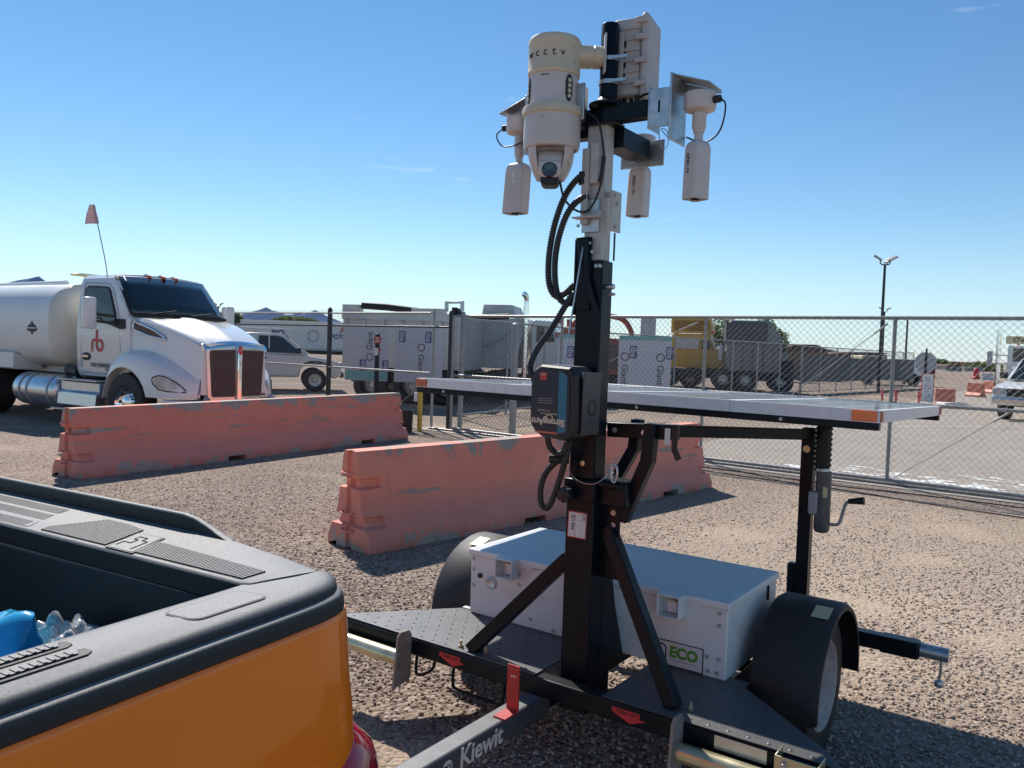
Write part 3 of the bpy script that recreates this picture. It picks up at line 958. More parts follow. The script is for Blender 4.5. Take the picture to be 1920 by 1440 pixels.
m = MB(); m.box(-.06, .12, -.075, -.053, 1.70, 1.86); m.build('plate', M['redink'], sp)
text('lettering', 'YS', .065, M['whiteink'], sp, (.03, -.077, 1.812), (1, 0, 0), (0, 0, 1), off=.004)
text('lettering', 'ACCESS', .042, M['whiteink'], sp, (.03, -.077, 1.742), (1, 0, 0), (0, 0, 1), off=.004)
m = MB(); m.box(-.03, .05, -.09, -.053, 1.40, 1.58); m.build('card_reader', M['whitepowder'], sp, bevel=.006)
m = MB(); m.box(.056, .12, -.085, -.06, 1.51, 1.58); m.build('tag_plate', M['redink'], sp)
# ================================================================== THE SURVEILLANCE TRAILER
# trailer frame: x along the front beam, y towards the back, z up; origin under the box's front left corner
TO, TA = Vector((-0.181, 4.010, 0)), R(-35.2)
TR = Matrix.Rotation(TA, 3, 'Z')


def TW(x, y, z):
    return TO + TR @ Vector((x, y, z))


tr = thing('surveillance_trailer', 'black solar camera trailer with white equipment box and telescopic mast', 'trailer', TO, TA)
K = M['blackpaint']


def bolt(parent, p, ax, r=.009, mt='galv'):
    p = Vector(p); ax = Vector(ax)
    m = MB(); m.cyl(p, p + ax * .006, r, n=6); m.cyl(p + ax * .006, p + ax * .010, r * .55, r * .4, n=8)
    return m.build('bolt', M[mt], parent)


# frame
m = MB(); m.box(-.46, 1.90, -.44, -.365, .296, .371); m.build('front_beam', K, tr, bevel=.008)
m = MB(); m.box(.640, .730, -2.1, -.3655, .205, .2945); tg = m.build('tongue', pm('tongue sheen paint', (.07, .072, .076), .45, var=.25, scale=9, dust_sheen=.7, dcol=(.30, .30, .30), bump=.08, bscale=150), tr, bevel=.012)  # grey on the top face stands for its glossy highlight
m = MB(); m.box(.655, .715, -.3645, .86, .215, .285); m.build('spine', K, tr, bevel=.006)
for x in (-.02, 1.345):
    m = MB(); m.box(x - .03, x + .03, -.3645, .86, .30, .355); m.build('side_rail', K, tr, bevel=.006)
m = MB(); m.box(-.35, 1.86, .862, .93, .36, .43); m.build('rear_beam', K, tr, bevel=.008)
# lettering on the tongue
text('lettering', 'Kiewit', .098, M['whiteink'], tr, (.7312, -.835, .247), (0, 1, 0), (0, 0, 1), off=.0022, shear=.05)
m = MB(); m.lathe([(.026, 0), (.0275, .0006), (0, .0008)], axis='x', n=24, c=(.7305, -1.03, .247)); m.build('round_emblem', M['whiteink'], tr)
text('lettering', 'PKS', .026, M['ink'], tr, (.7318, -1.03, .247), (0, 1, 0), (0, 0, 1), off=.0006)
# deck: three plates with punched tread dimples
def deck(poly, name):
    m = MB(); m.prism(poly, .3725, .3785, 'z')
    return m.build(name, M['deck'], tr, bevel=.0015)
dl = deck([(-.455, -.435), (.33, -.435), (.33, -.34), (.2, -.10), (.02, .04), (-.05, .045), (-.10, -.01)], 'deck_plate')
dm = deck([(.333, -.435), (.69, -.435), (.69, .02), (.022, .02), (.2, -.097), (.333, -.34)], 'deck_plate')
dr = deck([(1.0, -.435), (1.89, -.435), (1.80, -.33), (1.41, .0), (1.41, .06), (1.0, .06)], 'deck_plate')
def inpoly(x, y, P_):
    c = False
    for i in range(len(P_)):
        (x1, y1), (x2, y2) = P_[i], P_[i - 1]
        if (y1 > y) != (y2 > y) and x < (x2 - x1) * (y - y1) / (y2 - y1) + x1: c = not c
    return c
for d, P_ in ((dl, [(-.40, -.42), (.31, -.42), (.31, -.35), (.18, -.12), (.02, .02), (-.05, .02)]), (dm, [(.35, -.42), (.66, -.42), (.66, -.01), (.08, -.01), (.21, -.08), (.35, -.33)]), (dr, [(1.03, -.42), (1.80, -.42), (1.76, -.34), (1.38, -.01), (1.03, -.02)])):
    m = MB()
    for i in range(-8, 34):
        for j in range(0, 9):
            x, y = -.02 + i * .072 + (.036 if j % 2 else 0), -.41 + j * .055
            if inpoly(x, y, P_):
                m.cyl((x, y, .3784), (x, y, .3815), .0085, .005, n=8)
    if m.v: tag(m.build('tread_dimples', M['deck'], d, smooth=50), kind='stuff')
m = MB(); m.box(-.06, .015, .03, .11, .3790, .3835); m.build('step_plate', M['galv'], tr)
# white box
wb = MB(); wb.box(0.008, 1.325, .004, .628, .379, .668); box = wb.build('equipment_box', M['whitepowder'], tr, bevel=.006)
m = MB(); m.box(-.002, 1.334, -.008, .638, .6685, .701); lid = m.build('lid', M['whitepowder'], tr, bevel=.007)
m = MB(); m.box(.02, 1.312, .012, .618, .7012, .7018); m.build('lid_sky_tint', pm('sky-tinted lid shade', (.58, .60, .63), .42, var=.05, scale=4, bump=.03), lid)  # added sheet: shade and sky reflection coloured onto the white lid
for x in (.250, 1.090):     # latch pockets
    m = MB(); m.box(x - .05, x - .044, -.062, .003, .604, .7005); m.box(x + .044, x + .05, -.062, .003, .604, .7005)
    m.box(x - .044, x + .044, -.062, .003, .604, .610); m.box(x - .044, x + .044, -.062, -.0085, .692, .7005)
    lt = m.build('latch_guard', M['whitepowder'], tr, bevel=.003)
    m = MB(); m.box(x - .022, x + .022, -.012, .003, .616, .664); m.build('hasp', M['whitepowder'], lt, bevel=.002)
    m = MB(); m.box(x - .006, x + .022, -.03, -.013, .664, .671); m.build('hasp_loop', M['galv'], lt)
    m = MB(); m.box(x + .052, x + .13, -.011, -.0085, .662, .6735); m.build('lid_lip', M['whitepowder'], lt)
m = MB(); m.lathe([(.030, .0), (.030, -.006), (.026, -.009), (.022, -.006), (0, -.005)], axis='y', n=28, c=(.137, .0035, .552)); m.build('round_vent', M['galv'], tr, smooth=40)
m = MB(); m.lathe([(.012, .0), (.012, -.01), (.006, -.013), (0, -.013)], axis='y', n=14, c=(.069, .0035, .575)); m.build('rubber_plug', M['blackplastic'], tr, smooth=40)
for (x, z) in ((.022, .652), (.022, .600), (.026, .520), (.30, .575), (.30, .625), (.36, .50), (.37, .425), (.50, .40), (.84, .40), (1.29, .652), (1.29, .60), (1.245, .463), (1.295, .463), (1.25, .405), (1.29, .405), (.62, .50), (.62, .60)):
    bolt(box, (x, .0035, z), (0, -1, 0), .008, 'galv')
m = MB(); m.box(1.20, 1.208, .5, .506, .63, .69)
m.build('hinge_strip', M['galv'], box)
m = MB(); m.box(1.326, 1.334, .49, .50, .60, .665); m.build('hinge_tab', K, box)
# ECO plate on the box front
m = MB(); m.box(.985, 1.228, .0005, .003, .386, .488); ep = m.build('eco_plate', M['whitesticker'], tr)
m = MB()
for a in ((.983, 1.230, .486, .490), (.983, 1.230, .384, .388), (.983, .987, .388, .486), (1.226, 1.230, .388, .486)): m.box(a[0], a[1], -.0008, .0, a[2], a[3])
m.build('black_border', M['ink'], ep)
text('lettering', 'ECO', .062, M['greenink'], ep, (1.143, .0, .444), (1, 0, 0), (0, 0, 1), off=.003)
m = MB(); m.prism([(.992, .41), (1.067, .41), (1.067, .46), (1.052, .474), (.992, .474)], -.001, .0, 'y'); lg = m.build('logo_block', M['ink'], ep)
m = MB(); m.prism([(.992, .416), (1.061, .416), (1.061, .458), (1.048, .468), (.992, .468)], -.0018, -.001, 'y'); m.build('logo_field', M['whitesticker'], lg)
m = MB(); m.prism([(1.028, .424), (1.044, .424), (1.044, .462), (1.02, .462), (1.02, .45), (1.028, .45)], -.0026, -.0018, 'y'); m.build('logo_stroke', M['ink'], lg)
m = MB(); m.box(1.08, 1.205, -.0006, 0, .410, .413); m.build('fine_print', M['signback'], ep)
# red stickers, data plate
for x in (.262, 1.12):
    s_ = MB(); w_ = .072
    s_.prism([(x - w_, .353), (x + w_ * .62, .353), (x + w_ * .62, .331), (x + w_, .331), (x + .005, .305), (x - w_ * 1.05, .338), (x - w_, .338)], -.4412, -.4402, 'y')
    st = s_.build('fork_lift_sticker', M['redsticker'], tr)
    text('lettering', 'FORK LIFT', .019, M['ink'], st, (x - .008, -.4418, .3405), (1, 0, 0), (0, 0, 1))
m = MB(); m.box(1.455, 1.640, -.4425, -.4402, .318, .366); m.build('data_plate', M['alu'], tr)
# red bracket on the tongue
m = MB(); m.prism([(-.70, .2945), (-.615, .2945), (-.608, .302), (-.608, .475), (-.615, .475), (-.615, .302), (-.70, .3005)], .680, .735, 'x')
rb_ = m.build('red_bracket', M['redpaint'], tr)
m = MB(); m.box(.697, .722, -.6157, -.6150, .430, .436); m.build('slot', M['galv'], rb_)
# handle loops under the beam
for pts in ([(.02, -.39, .30), (.02, -.40, .215), (.05, -.41, .20), (.125, -.41, .245), (.135, -.40, .30)], [(.215, -.36, .30), (.215, -.37, .20), (.25, -.375, .175), (.47, -.375, .175), (.49, -.37, .20), (.49, -.36, .30)]):
    m = MB(); m.tube(curve(pts, .012), .007, 8); m.build('handle_loop', K, tr, smooth=60)
# swivel stabiliser jacks, stowed along the beam
def jack_pipe(xa, xb, side):
    m = MB(); m.cyl((xa, -.487, .287), (xb, -.487, .287), .035, n=24); pj = m.build('stabiliser_pipe', M['zinc'], tr, smooth=40)
    m = MB(); c = [(-.53, .18), (-.455, .185), (-.445, .21), (-.445, .395), (-.462, .418), (-.515, .42), (-.535, .40), (-.56, .165)]
    e = xb if side < 0 else xa
    m.prism(c, e - .006, e + .006, 'x'); m.build('foot_plate', M['rustplate'], pj, bevel=.003)
    return pj
pj = jack_pipe(-.62, .025, -1)
pj = jack_pipe(1.335, 1.86, 1)
m = MB(); m.box(1.69, 1.83, -.528, -.524, .305, .405); m.box(1.69, 1.694, -.524, -.4405, .305, .405); m.box(1.826, 1.83, -.524, -.4405, .305, .405); m.build('jack_bracket', M['zinc'], tr, bevel=.002)
bolt(tr, (1.722, -.5285, .382), (0, -1, 0), .011)
# rear outrigger
m = MB(); m.box(1.60, 1.905, .86, .925, .362, .428); m.box(1.74, 1.90, .853, .932, .357, .433); ro = m.build('outrigger_sleeve', K, tr, bevel=.006)
m = MB(); m.cyl((1.905, .892, .397), (2.02, .892, .397), .032, n=20); m.build('outrigger_pipe', M['galv'], tr, smooth=40)
m = MB(); m.tube(curve([(1.99, .892, .37), (1.99, .892, .31), (1.985, .892, .285)], .01), .007, 8); m.lathe([(0, -.022), (.018, -.012), (.022, 0), (.018, .012), (0, .022)], c=(1.985, .892, .262), n=14); m.build('drop_handle', M['galv'], tr, smooth=40)
# wheels and fenders
def fender(x0, x1):
    m = MB(); secs = []
    for k in range(19):
        a = math.pi * (-.02 + 1.04 * k / 18)
        y, z = .43 - .372 * math.cos(a), .29 + .372 * math.sin(a)
        y2, z2 = .43 - .358 * math.cos(a), .29 + .358 * math.sin(a)
        y3, z3 = .43 - .340 * math.cos(a), .29 + .340 * math.sin(a)
        secs.append([(x0, y3, z3), (x0, y2, z2), (x0 + .02, y, z), (x1 - .02, y, z), (x1, y2, z2), (x1, y3, z3), (x1 - .004, y3, z3), (x1 - .004, y2, z2), (x1 - .022, y2 * .02 + y * .98, z - .005), (x0 + .022, y, z - .005), (x0 + .004, y2, z2), (x0 + .004, y3, z3)])
    m.loft(secs)
    return m.build('fender', M['rubber'], tr, smooth=40)
for x0, x1, xo in ((-.30, -.035, -.30), (1.395, 1.67, 1.67)):
    f = fender(x0, x1)
    xm = x1 - .06 if xo > 0 else x0 + .12
    m = MB()
    a0, a1 = R(66), R(80)
    q = []
    for a in (a0, a1):
        for x in (xm - .035, xm + .035): q.append((x, .43 - .3765 * math.cos(a), .29 + .3765 * math.sin(a)))
    m.quad(q[0], q[1], q[3], q[2]); m.build('warning_label', M['yellowsticker'], f)
    wc = (x0 + x1) / 2 + (.0 if xo > 0 else -.0)
    m = MB(); m.lathe([(.185, -.075), (.24, -.085), (.285, -.078), (.298, -.05), (.30, 0), (.298, .05), (.285, .078), (.24, .085), (.185, .075)], axis='x', n=48, c=(wc, .43, .30)); ty = m.build('tyre', M['rubber'], tr, smooth=35)
    sg = 1 if xo > 0 else -1
    m = MB(); m.lathe([(.192, sg * .076), (.182, sg * .084), (.172, sg * .066), (.166, sg * .012), (.155, -sg * .008), (.11, -sg * .012), (.085, sg * .012), (.04, sg * .016), (.035, sg * .05), (0, sg * .055)], axis='x', n=40, c=(wc, .43, .30))
    rim = m.build('rim', pm('ground-tinted rim paint', (.55, .45, .42), .6, var=.25, scale=18), tr, smooth=30)  # pinkish ground reflection is put into the white rim's colour
    for k in range(8):
        a = 2 * math.pi * (k + .5) / 8
        m = MB(); c_ = Vector((wc - sg * .010, .43 + .132 * math.cos(a), .30 + .132 * math.sin(a))); m.cyl(c_, c_ + Vector((sg * .006, 0, 0)), .016, n=10); m.build('vent_hole', M['blackplastic'], rim)
    for k in range(5):
        a = 2 * math.pi * k / 5
        bolt(rim, (wc + sg * .031, .43 + .062 * math.cos(a), .30 + .062 * math.sin(a)), (sg, 0, 0), .011)
m = MB(); m.cyl((-.17, .43, .30), (1.53, .43, .30), .03, n=14); m.build('axle', K, tr, smooth=40)

# ---------------- mast
m = MB(); m.box(.745, .873, -.330, -.232, .225, 1.095); m.build('mast_base_tube', K, tr, bevel=.006)
m = MB(); m.box(.752, .870, -.2305, -.135, .225, 1.15); m.build('mast_rear_tube', K, tr, bevel=.006)
m = MB(); m.prism([(-.135, .3790), (.0, .3790), (-.09, .62), (-.135, .80)], .76, .772, 'x'); m.prism([(-.135, .3790), (.0, .3790), (-.09, .62), (-.135, .80)], .85, .862, 'x'); m.build('gusset', K, tr)
m = MB(); m.box(.737, .882, -.345, -.125, 1.09, 1.180); m.box(.8822, 1.0, -.30, -.20, 1.08, 1.185); m.build('pivot_collar', K, tr, bevel=.008)
m = MB(); m.cyl((.882, -.31, 1.17), (.99, -.31, 1.17), .018, n=14); m.build('pivot_pin', K, tr, smooth=40)
m = MB(); m.cyl((.772, -.345, 1.12), (.772, -.385, 1.12), .012, n=12)
prof = []
n_ = 40
ring = []
for k in range(n_):
    a = 2 * math.pi * k / n_; r_ = .030 + .003 * math.cos(8 * a)
    ring.append((r_ * math.cos(a), r_ * math.sin(a)))
m.loft([[(.772 + x, -.372, 1.12 + z) for x, z in ring], [(.772 + x * 1.03, -.385, 1.12 + z * 1.03) for x, z in ring], [(.772 + x, -.402, 1.12 + z) for x, z in ring], [(.772 + x * .7, -.407, 1.12 + z * .7) for x, z in ring]])
m.build('hand_knob', M['blackplastic'], tr, smooth=50)
# outer telescopic tube
m = MB(); m.box(.752, .870, -.328, -.238, 1.1805, 2.058); m.build('mast_outer_tube', K, tr, bevel=.006)
m = MB(); m.prism([(.744, 1.84), (.752, 1.84), (.752, 2.145), (.744, 2.145)], -.336, -.236, 'y'); m.prism([(-.3365, 2.15), (-.3285, 2.15), (-.3285, 1.86), (-.3365, 1.86)], .757, .822, 'x')
m.build('upper_guide_plate', K, tr, bevel=.003)
m = MB(); m.prism([(.757, 2.15), (.815, 2.15), (.822, 1.99), (.862, 1.87), (.862, 1.85), (.82, 1.90), (.79, 2.0)], -.350, -.337, 'y'); m.build('cable_guide', K, tr, bevel=.003)
for p in ((.765, 2.135), (.815, 2.125), (.845, 2.035), (.862, 2.035), (.83, 2.09)): bolt(tr, (p[0], -.3375 if p[1] > 2.06 else -.3285, p[1]), (0, -1, 0), .008)
m = MB(); m.cyl((.8705, -.29, 1.955), (.905, -.29, 1.955), .011, n=12); m.cyl((.885, -.29, 1.925), (.91, -.29, 1.925), .006, n=8); m.build('lock_pin', M['galv'], tr, smooth=40)
# inner white tube and its plates
IW = pm('weathered white mast paint', (.50, .49, .46), .5, var=.14, scale=11, dust_sheen=.2)
m = MB(); m.box(.775, .858, -.318, -.248, 2.0585, 2.60); im = m.build('mast_inner_tube', IW, tr, bevel=.004)
m = MB(); m.box(.768, .80, -.345, -.3185, 2.20, 2.50); m.box(.803, .842, -.342, -.3185, 2.36, 2.52); m.build('slide_block', IW, tr, bevel=.004)
m = MB(); m.box(.765, .845, -.325, -.3185, 2.17, 2.30); m.build('galvanised_plate', M['galv'], tr, bevel=.002)
m = MB(); m.box(.745, .862, -.372, -.3255, 2.222, 2.228); m.box(.79, .86, -.345, -.3255, 2.228, 2.25); m.build('shelf_bracket', IW, tr, bevel=.002)
m = MB(); m.box(.895, .903, -.33, -.25, 2.17, 2.33); m.box(.858, .895, -.30, -.28, 2.31, 2.33); m.build('side_plate', IW, tr, bevel=.003)
for p in ((.78, 2.245), (.81, 2.25), (.83, 2.25), (.78, 2.19)): bolt(tr, (p[0], -.3725 if p[1] < 2.2 else -.3455, p[1]), (0, -1, 0), .007)
for p in ((-.31, 2.31), (-.29, 2.28), (-.30, 2.19)): bolt(tr, (.903, p[0], p[1]), (1, 0, 0), .008)
m = MB(); m.cyl((.888, -.27, 2.17), (.888, -.27, 2.06), .004, n=8); m.build('limit_rod', M['blackplastic'], tr)
# braces
m = MB(); m.bar((.325, -.385, .379), (.752, -.30, .845), .055, .055, up=(0, 1, 0)); m.build('brace', K, tr, bevel=.004)
m = MB(); m.bar((1.265, -.36, .379), (.90, -.255, .99), .055, .055, up=(0, 1, 0)); m.build('brace', K, tr, bevel=.004)
m = MB(); m.box(.872, .955, -.262, -.25, .78, 1.08); m.build('brace_plate', K, tr)
for p in ((.93, 1.0), (.93, 1.05)): bolt(tr, (p[0], -.2625, p[1]), (0, -1, 0), .012)
for p in ((.27, -.39), (.395, -.375), (1.215, -.34), (1.32, -.335)):
    m = MB(); m.cyl((p[0], p[1], .3787), (p[0], p[1], .388), .012, n=6); m.cyl((p[0], p[1], .388), (p[0], p[1], .408), .006, n=8); m.build('stud_bolt', M['zinc'], tr)
# label on the mast
m = MB(); m.prism([(.757, .938), (.843, .938), (.846, 1.046), (.760, 1.046)], -.3325, -.3303, 'y'); ml = m.build('paper_label', M['whitesticker'], tr)
m = MB()
for q in ([(.757, .938), (.760, .938), (.763, 1.046), (.760, 1.046)], [(.840, .938), (.843, .938), (.846, 1.046), (.843, 1.046)], [(.760, .938), (.840, .938), (.840, .942), (.760, .942)], [(.763, 1.042), (.843, 1.042), (.843, 1.046), (.763, 1.046)]): m.prism(q, -.3332, -.3326, 'y')
m.build('red_border', M['redink'], ml)
m = MB()
for q in ((.793, .7942, .944, 1.04), (.82, .821, .944, 1.04)): m.box(q[0], q[1], -.3331, -.3327, q[2], q[3])
m.box(.794, .841, -.3331, -.3327, 1.012, 1.013); m.build('ruled_lines', M['signback'], ml)
text('lettering', 'F60 U2', .021, M['ink'], ml, (.783, -.3332, 1.0), (0, 0, 1), (-1, 0, 0))
text('lettering', '12/15', .015, M['ink'], ml, (.834, -.3332, 1.026), (0, 0, 1), (-1, 0, 0))
# winch on the mast
wx0, wx1, wz0, wz1 = .676, .880, 1.360, 1.640
m = MB(); pts = [(wx0 + .012, 1.375), (wx0 + .045, 1.355), (.835, 1.345), (.868, 1.365), (.878, 1.40), (.872, 1.605), (.845, 1.634), (.71, 1.640), (wx0 + .006, 1.622), (wx0 - .004, 1.60), (wx0 - .004, 1.40)]
cx, cz = .777, 1.50
sec = lambda y, s: [(cx + (x - cx) * s, y, cz + (z - cz) * s) for x, z in pts]
m.loft([sec(-.505, .93), sec(-.495, .985), sec(-.48, 1.0), sec(-.37, 1.0)]); wi = m.build('winch_housing', M['blackplastic'], tr, smooth=25)
m = MB(); m.prism([(x * .86 + cx * .14 - .012, z * .88 + cz * .12) for x, z in pts], -.5075, -.5052, 'y'); wf = m.build('winch_face', M['navyface'], tr)
m = MB(); m.prism([(.800, 1.375), (.838, 1.385), (.838, 1.60), (.800, 1.618)], -.5086, -.5077, 'y'); m.build('blue_stripe', M['tealink'], wf)
text('lettering', 'StrongArm', .036, M['tan'], wf, (.752, -.5088, 1.418), (-1, 0, 0), (0, 0, -1), off=.0016)
m = MB(); m.lathe([(.012, -.5082), (.017, -.5082), (.017, -.5088), (.012, -.5088)], axis='y', c=(.762, 0, 1.432), n=20); m.build('swirl_mark', M['tan'], wf)
text('lettering', 'Electric Winch', .0125, M['tan'], wf, (.76, -.5088, 1.449), (-1, 0, 0), (0, 0, -1))
text('lettering', '12 Volt DC', .0125, M['tan'], wf, (.735, -.5088, 1.461), (-1, 0, 0), (0, 0, -1))
m = MB()
for z in (1.498, 1.506, 1.489): m.box(.705, .775, -.5084, -.5077, z, z + .0016)
m.build('fine_print', M['signback'], wf)
m = MB(); m.prism([(.713, 1.578), (.745, 1.578), (.745, 1.608), (.713, 1.608)], -.5086, -.5077, 'y'); m.build('red_badge', M['redink'], wf)
text('lettering', 'USA', .013, M['whiteink'], wf, (.729, -.509, 1.600), (-1, 0, 0), (0, 0, -1))
m = MB(); m.box(.70, .80, -.5086, -.5077, 1.372, 1.379); m.build('orange_warning_strip', M['amberold'], wf)
m = MB(); m.box(.8795, .889, -.47, -.335, 1.37, 1.615); wsd = m.build('winch_side_plate', pm('bronze grey plate', (.075, .066, .062), .5, var=.15, scale=20), tr, bevel=.012)
m = MB(); m.lathe([(.030, .8892), (.0315, .8905), (.024, .8905), (.025, .8892)], axis='x', c=(0, -.40, 1.475), n=24); m.build('round_cover_rim', M['blackplastic'], wsd)
m = MB(); m.box(.7, .88, -.369, -.329, 1.38, 1.60); m.build('winch_mount', K, tr)
m = MB(); m.cyl((.79, -.345, 2.12), (.775, -.44, 1.63), .0035, n=6); m.build('winch_cable', M['galv'], tr)
# ring pin on a lanyard
m = MB(); m.tube(curve([(.955, -.345, 1.252), (.97, -.35, 1.262), (.983, -.352, 1.245), (.983, -.352, 1.205), (.97, -.35, 1.188), (.957, -.347, 1.205), (.955, -.345, 1.252)], .006), .0042, 8); m.cyl((.93, -.33, 1.225), (.962, -.345, 1.225), .006, n=8); m.build('ring_pin', M['galv'], tr, smooth=50)
m = MB(); m.tube(curve([(.755, -.34, 1.25), (.78, -.36, 1.20), (.84, -.365, 1.172), (.90, -.36, 1.178), (.945, -.345, 1.22)], .012), .0016, 6); m.build('lanyard', M['galv'], tr)
m = MB(); m.lathe([(.011, 0), (.011, -.004), (0, -.005)], axis='y', c=(.815, -.3288, 1.245), n=14); m.build('brass_plug', M['zinc'], tr)
# corrugated conduits
CD = pm('conduit', (.022, .021, .020), .5, var=.2, dust_sheen=.15)
for pts in ([(.79, -.33, 2.40), (.755, -.345, 2.385), (.70, -.35, 2.32), (.655, -.35, 2.21), (.632, -.35, 2.08), (.637, -.35, 1.97), (.668, -.35, 1.918), (.71, -.345, 1.925), (.75, -.34, 1.96)],
            [(.80, -.33, 2.31), (.765, -.345, 2.30), (.715, -.35, 2.25), (.678, -.35, 2.16), (.662, -.35, 2.06), (.668, -.35, 1.965), (.69, -.35, 1.905), (.725, -.34, 1.885), (.755, -.33, 1.90)],
            [(.748, -.34, 1.93), (.715, -.36, 1.86), (.68, -.40, 1.77), (.645, -.43, 1.70), (.625, -.45, 1.62), (.66, -.45, 1.56)],
            [(.70, -.42, 1.36), (.705, -.41, 1.31), (.735, -.40, 1.282), (.765, -.40, 1.29), (.778, -.395, 1.33)],
            [(.785, -.38, 1.35), (.775, -.39, 1.28), (.75, -.395, 1.18), (.72, -.40, 1.09), (.695, -.40, 1.055), (.668, -.40, 1.075), (.665, -.40, 1.14), (.685, -.395, 1.20), (.725, -.385, 1.245), (.76, -.36, 1.262)]):
    m = MB(); m.tube(pts, .0128, 10, ridge=.13, rstep=.0055); m.build('conduit', CD, tr, smooth=80)
m = MB(); m.cyl((.70, -.40, 1.258), (.77, -.36, 1.258), .017, n=14); m.build('conduit_clamp', M['blackplastic'], tr, smooth=40)
m = MB(); m.cyl((.77, -.33, 2.36), (.77, -.33, 2.41), .02, n=14); m.build('conduit_gland', M['blackplastic'], tr, smooth=40)
# ---------------- panel supports
m = MB(); m.bar((.985, -.24, 1.03), (1.005, -.235, 1.235), .045, .03, up=(0, 1, 0)); 
m = MB(); m.bar((.955, -.235, 1.02), (1.055, -.225, 1.275), .05, .05, up=(0, 1, 0)); m.bar((1.052, -.225, 1.26), (1.062, -.22, 1.42), .05, .05, up=(0, 1, 0)); m.build('support_arm', K, tr, bevel=.004)
m = MB(); m.bar((.845, -.1, 1.15), (.925, -.09, 1.30), .045, .045, up=(0, 1, 0)); m.bar((.922, -.09, 1.285), (.932, -.085, 1.42), .045, .045, up=(0, 1, 0)); m.build('support_arm', K, tr, bevel=.004)
m = MB(); m.bar((.86, -.16, 1.375), (1.375, .9, 1.328), .055, .05); m.build('cross_bar', K, tr, bevel=.004)
m = MB(); m.bar((.86, -.20, 1.378), (1.16, -.19, 1.39), .045, .06); m.build('pivot_bar', K, tr, bevel=.004)
for x in (.90, 1.03, 1.07): bolt(tr, (x, -.2235, 1.38), (0, -1, 0), .012)
m = MB(); m.prism([(1.145, 1.41), (1.17, 1.41), (1.165, 1.33), (1.185, 1.29), (1.165, 1.28), (1.145, 1.32)], -.215, -.205, 'y'); m.build('latch_hook', M['blackplastic'], tr)
m = MB(); m.box(1.115, 1.138, -.2165, -.2145, 1.34, 1.405); m.build('small_label', M['whitesticker'], tr)
m = MB(); m.box(1.338, 1.398, .87, .93, .432, 1.36); m.build('rear_post', K, tr, bevel=.004)
m = MB(); m.box(1.298, 1.337, .875, .925, .43, .69); m.build('post_socket', K, tr, bevel=.006)
m = MB(); m.cyl((1.368, .868, 1.325), (1.368, .858, 1.325), .017, n=16); m.cyl((1.368, .868, 1.26), (1.368, .858, 1.26), .017, n=16); m.build('brass_washer', M['zinc'], tr, smooth=40)
# jack with bellows and crank
jp = MB(); prof = []
for k in range(17):
    z = 1.375 - k * .0125
    prof.append((.040 if k % 2 else .032, z))
jp.lathe([(0.001, 1.38)] + prof + [(.03, 1.17)], c=(1.437, .90, 0), n=24); jp.build('bellows', M['rubber'], tr, smooth=70)
m = MB(); m.lathe([(.034, 1.172), (.036, 1.165), (.036, 1.158)], c=(1.437, .90, 0), n=24); m.build('bellows_clamp', M['alu'], tr)
m = MB(); m.lathe([(.035, 1.157), (.037, .95), (.037, .875), (.030, .862), (.012, .858), (0, .858)], c=(1.445, .90, 0), n=24); jt = m.build('jack_tube', pm('jack grey paint', (.10, .10, .105), .4, metal=.2, var=.15, scale=15), tr, smooth=35)
m = MB(); m.box(1.385, 1.43, .86, .90, .945, 1.06); m.build('jack_mount', M['signback'], jt, bevel=.01)
m = MB(); m.box(1.452, 1.472, .8635, .8655, 1.035, 1.085); m.build('warning_label', M['yellowsticker'], jt)
m = MB(); m.tube(curve([(1.478, .90, .905), (1.515, .90, .907), (1.53, .90, .93), (1.55, .90, 1.01), (1.57, .90, 1.027)], .01), .008, 10); m.build('crank', M['signback'], tr, smooth=50)
m = MB(); m.cyl((1.562, .90, 1.026), (1.632, .90, 1.038), .012, .019, n=16); m.build('crank_grip', M['blackplastic'], tr, smooth=40)
# ---------------- solar array, tipped gently to the back
SA = bpy.data.objects.new('solar_array', None); link(SA, tr)
SA.location = (-.591, .232, 1.465); SA.rotation_euler = (R(-1.6), R(.24), 0)
Ls, Ws = 2.401, 1.60
cell_w = [0, .61, 1.20, 1.798, Ls]
for k in range(4):
    a, b = cell_w[k] + .001, cell_w[k + 1] - .001
    m = MB(); m.box(a, b, 0, .02, 0, .050); m.box(a, b, Ws - .02, Ws, 0, .050); m.box(a, a + .02, .02, Ws - .02, 0, .050); m.box(b - .02, b, .02, Ws - .02, 0, .050)
    fm = m.build('module_frame', M['solarframe'], SA)
    m = MB(); m.box(a + .02, b - .02, .02, Ws - .02, .040, .046); m.build('module_glass', M['solarglass'], SA)
    m = MB()
    nx = max(3, int((b - a) / .16))
    for i in range(1, nx): m.box(a + (b - a) * i / nx - .002, a + (b - a) * i / nx + .002, .022, Ws - .022, .0461, .0466)
    for j in range(1, 10): m.box(a + .021, b - .021, Ws * j / 10 - .002, Ws * j / 10 + .002, .0461, .0465)
    m.build('cell_lines', M['solarframe'], SA)
for y0, y1 in ((.0, .04), (Ws - .04, Ws)):
    m = MB(); m.box(0.0, Ls - .004, y0, y1, -.030, -.0005); m.build('panel_rail', K, SA, bevel=.003)
for x in (.5, 1.9):
    m = MB(); m.box(x - .02, x + .02, .041, Ws - .041, -.030, -.0005); m.build('panel_rail', K, SA, bevel=.003)
for x in (1.36, .2, 2.02):
    bolt(SA, (x, -.0005, -.014), (0, -1, 0), .008)
for x0, x1, mt in ((Ls - .106, Ls - .012, 'amber'), (0.0, .075, 'amberold')):
    m = MB(); m.box(x0, x1, -.006, -.0005, .004, .046); m.build('reflector', M[mt], SA, bevel=.003)
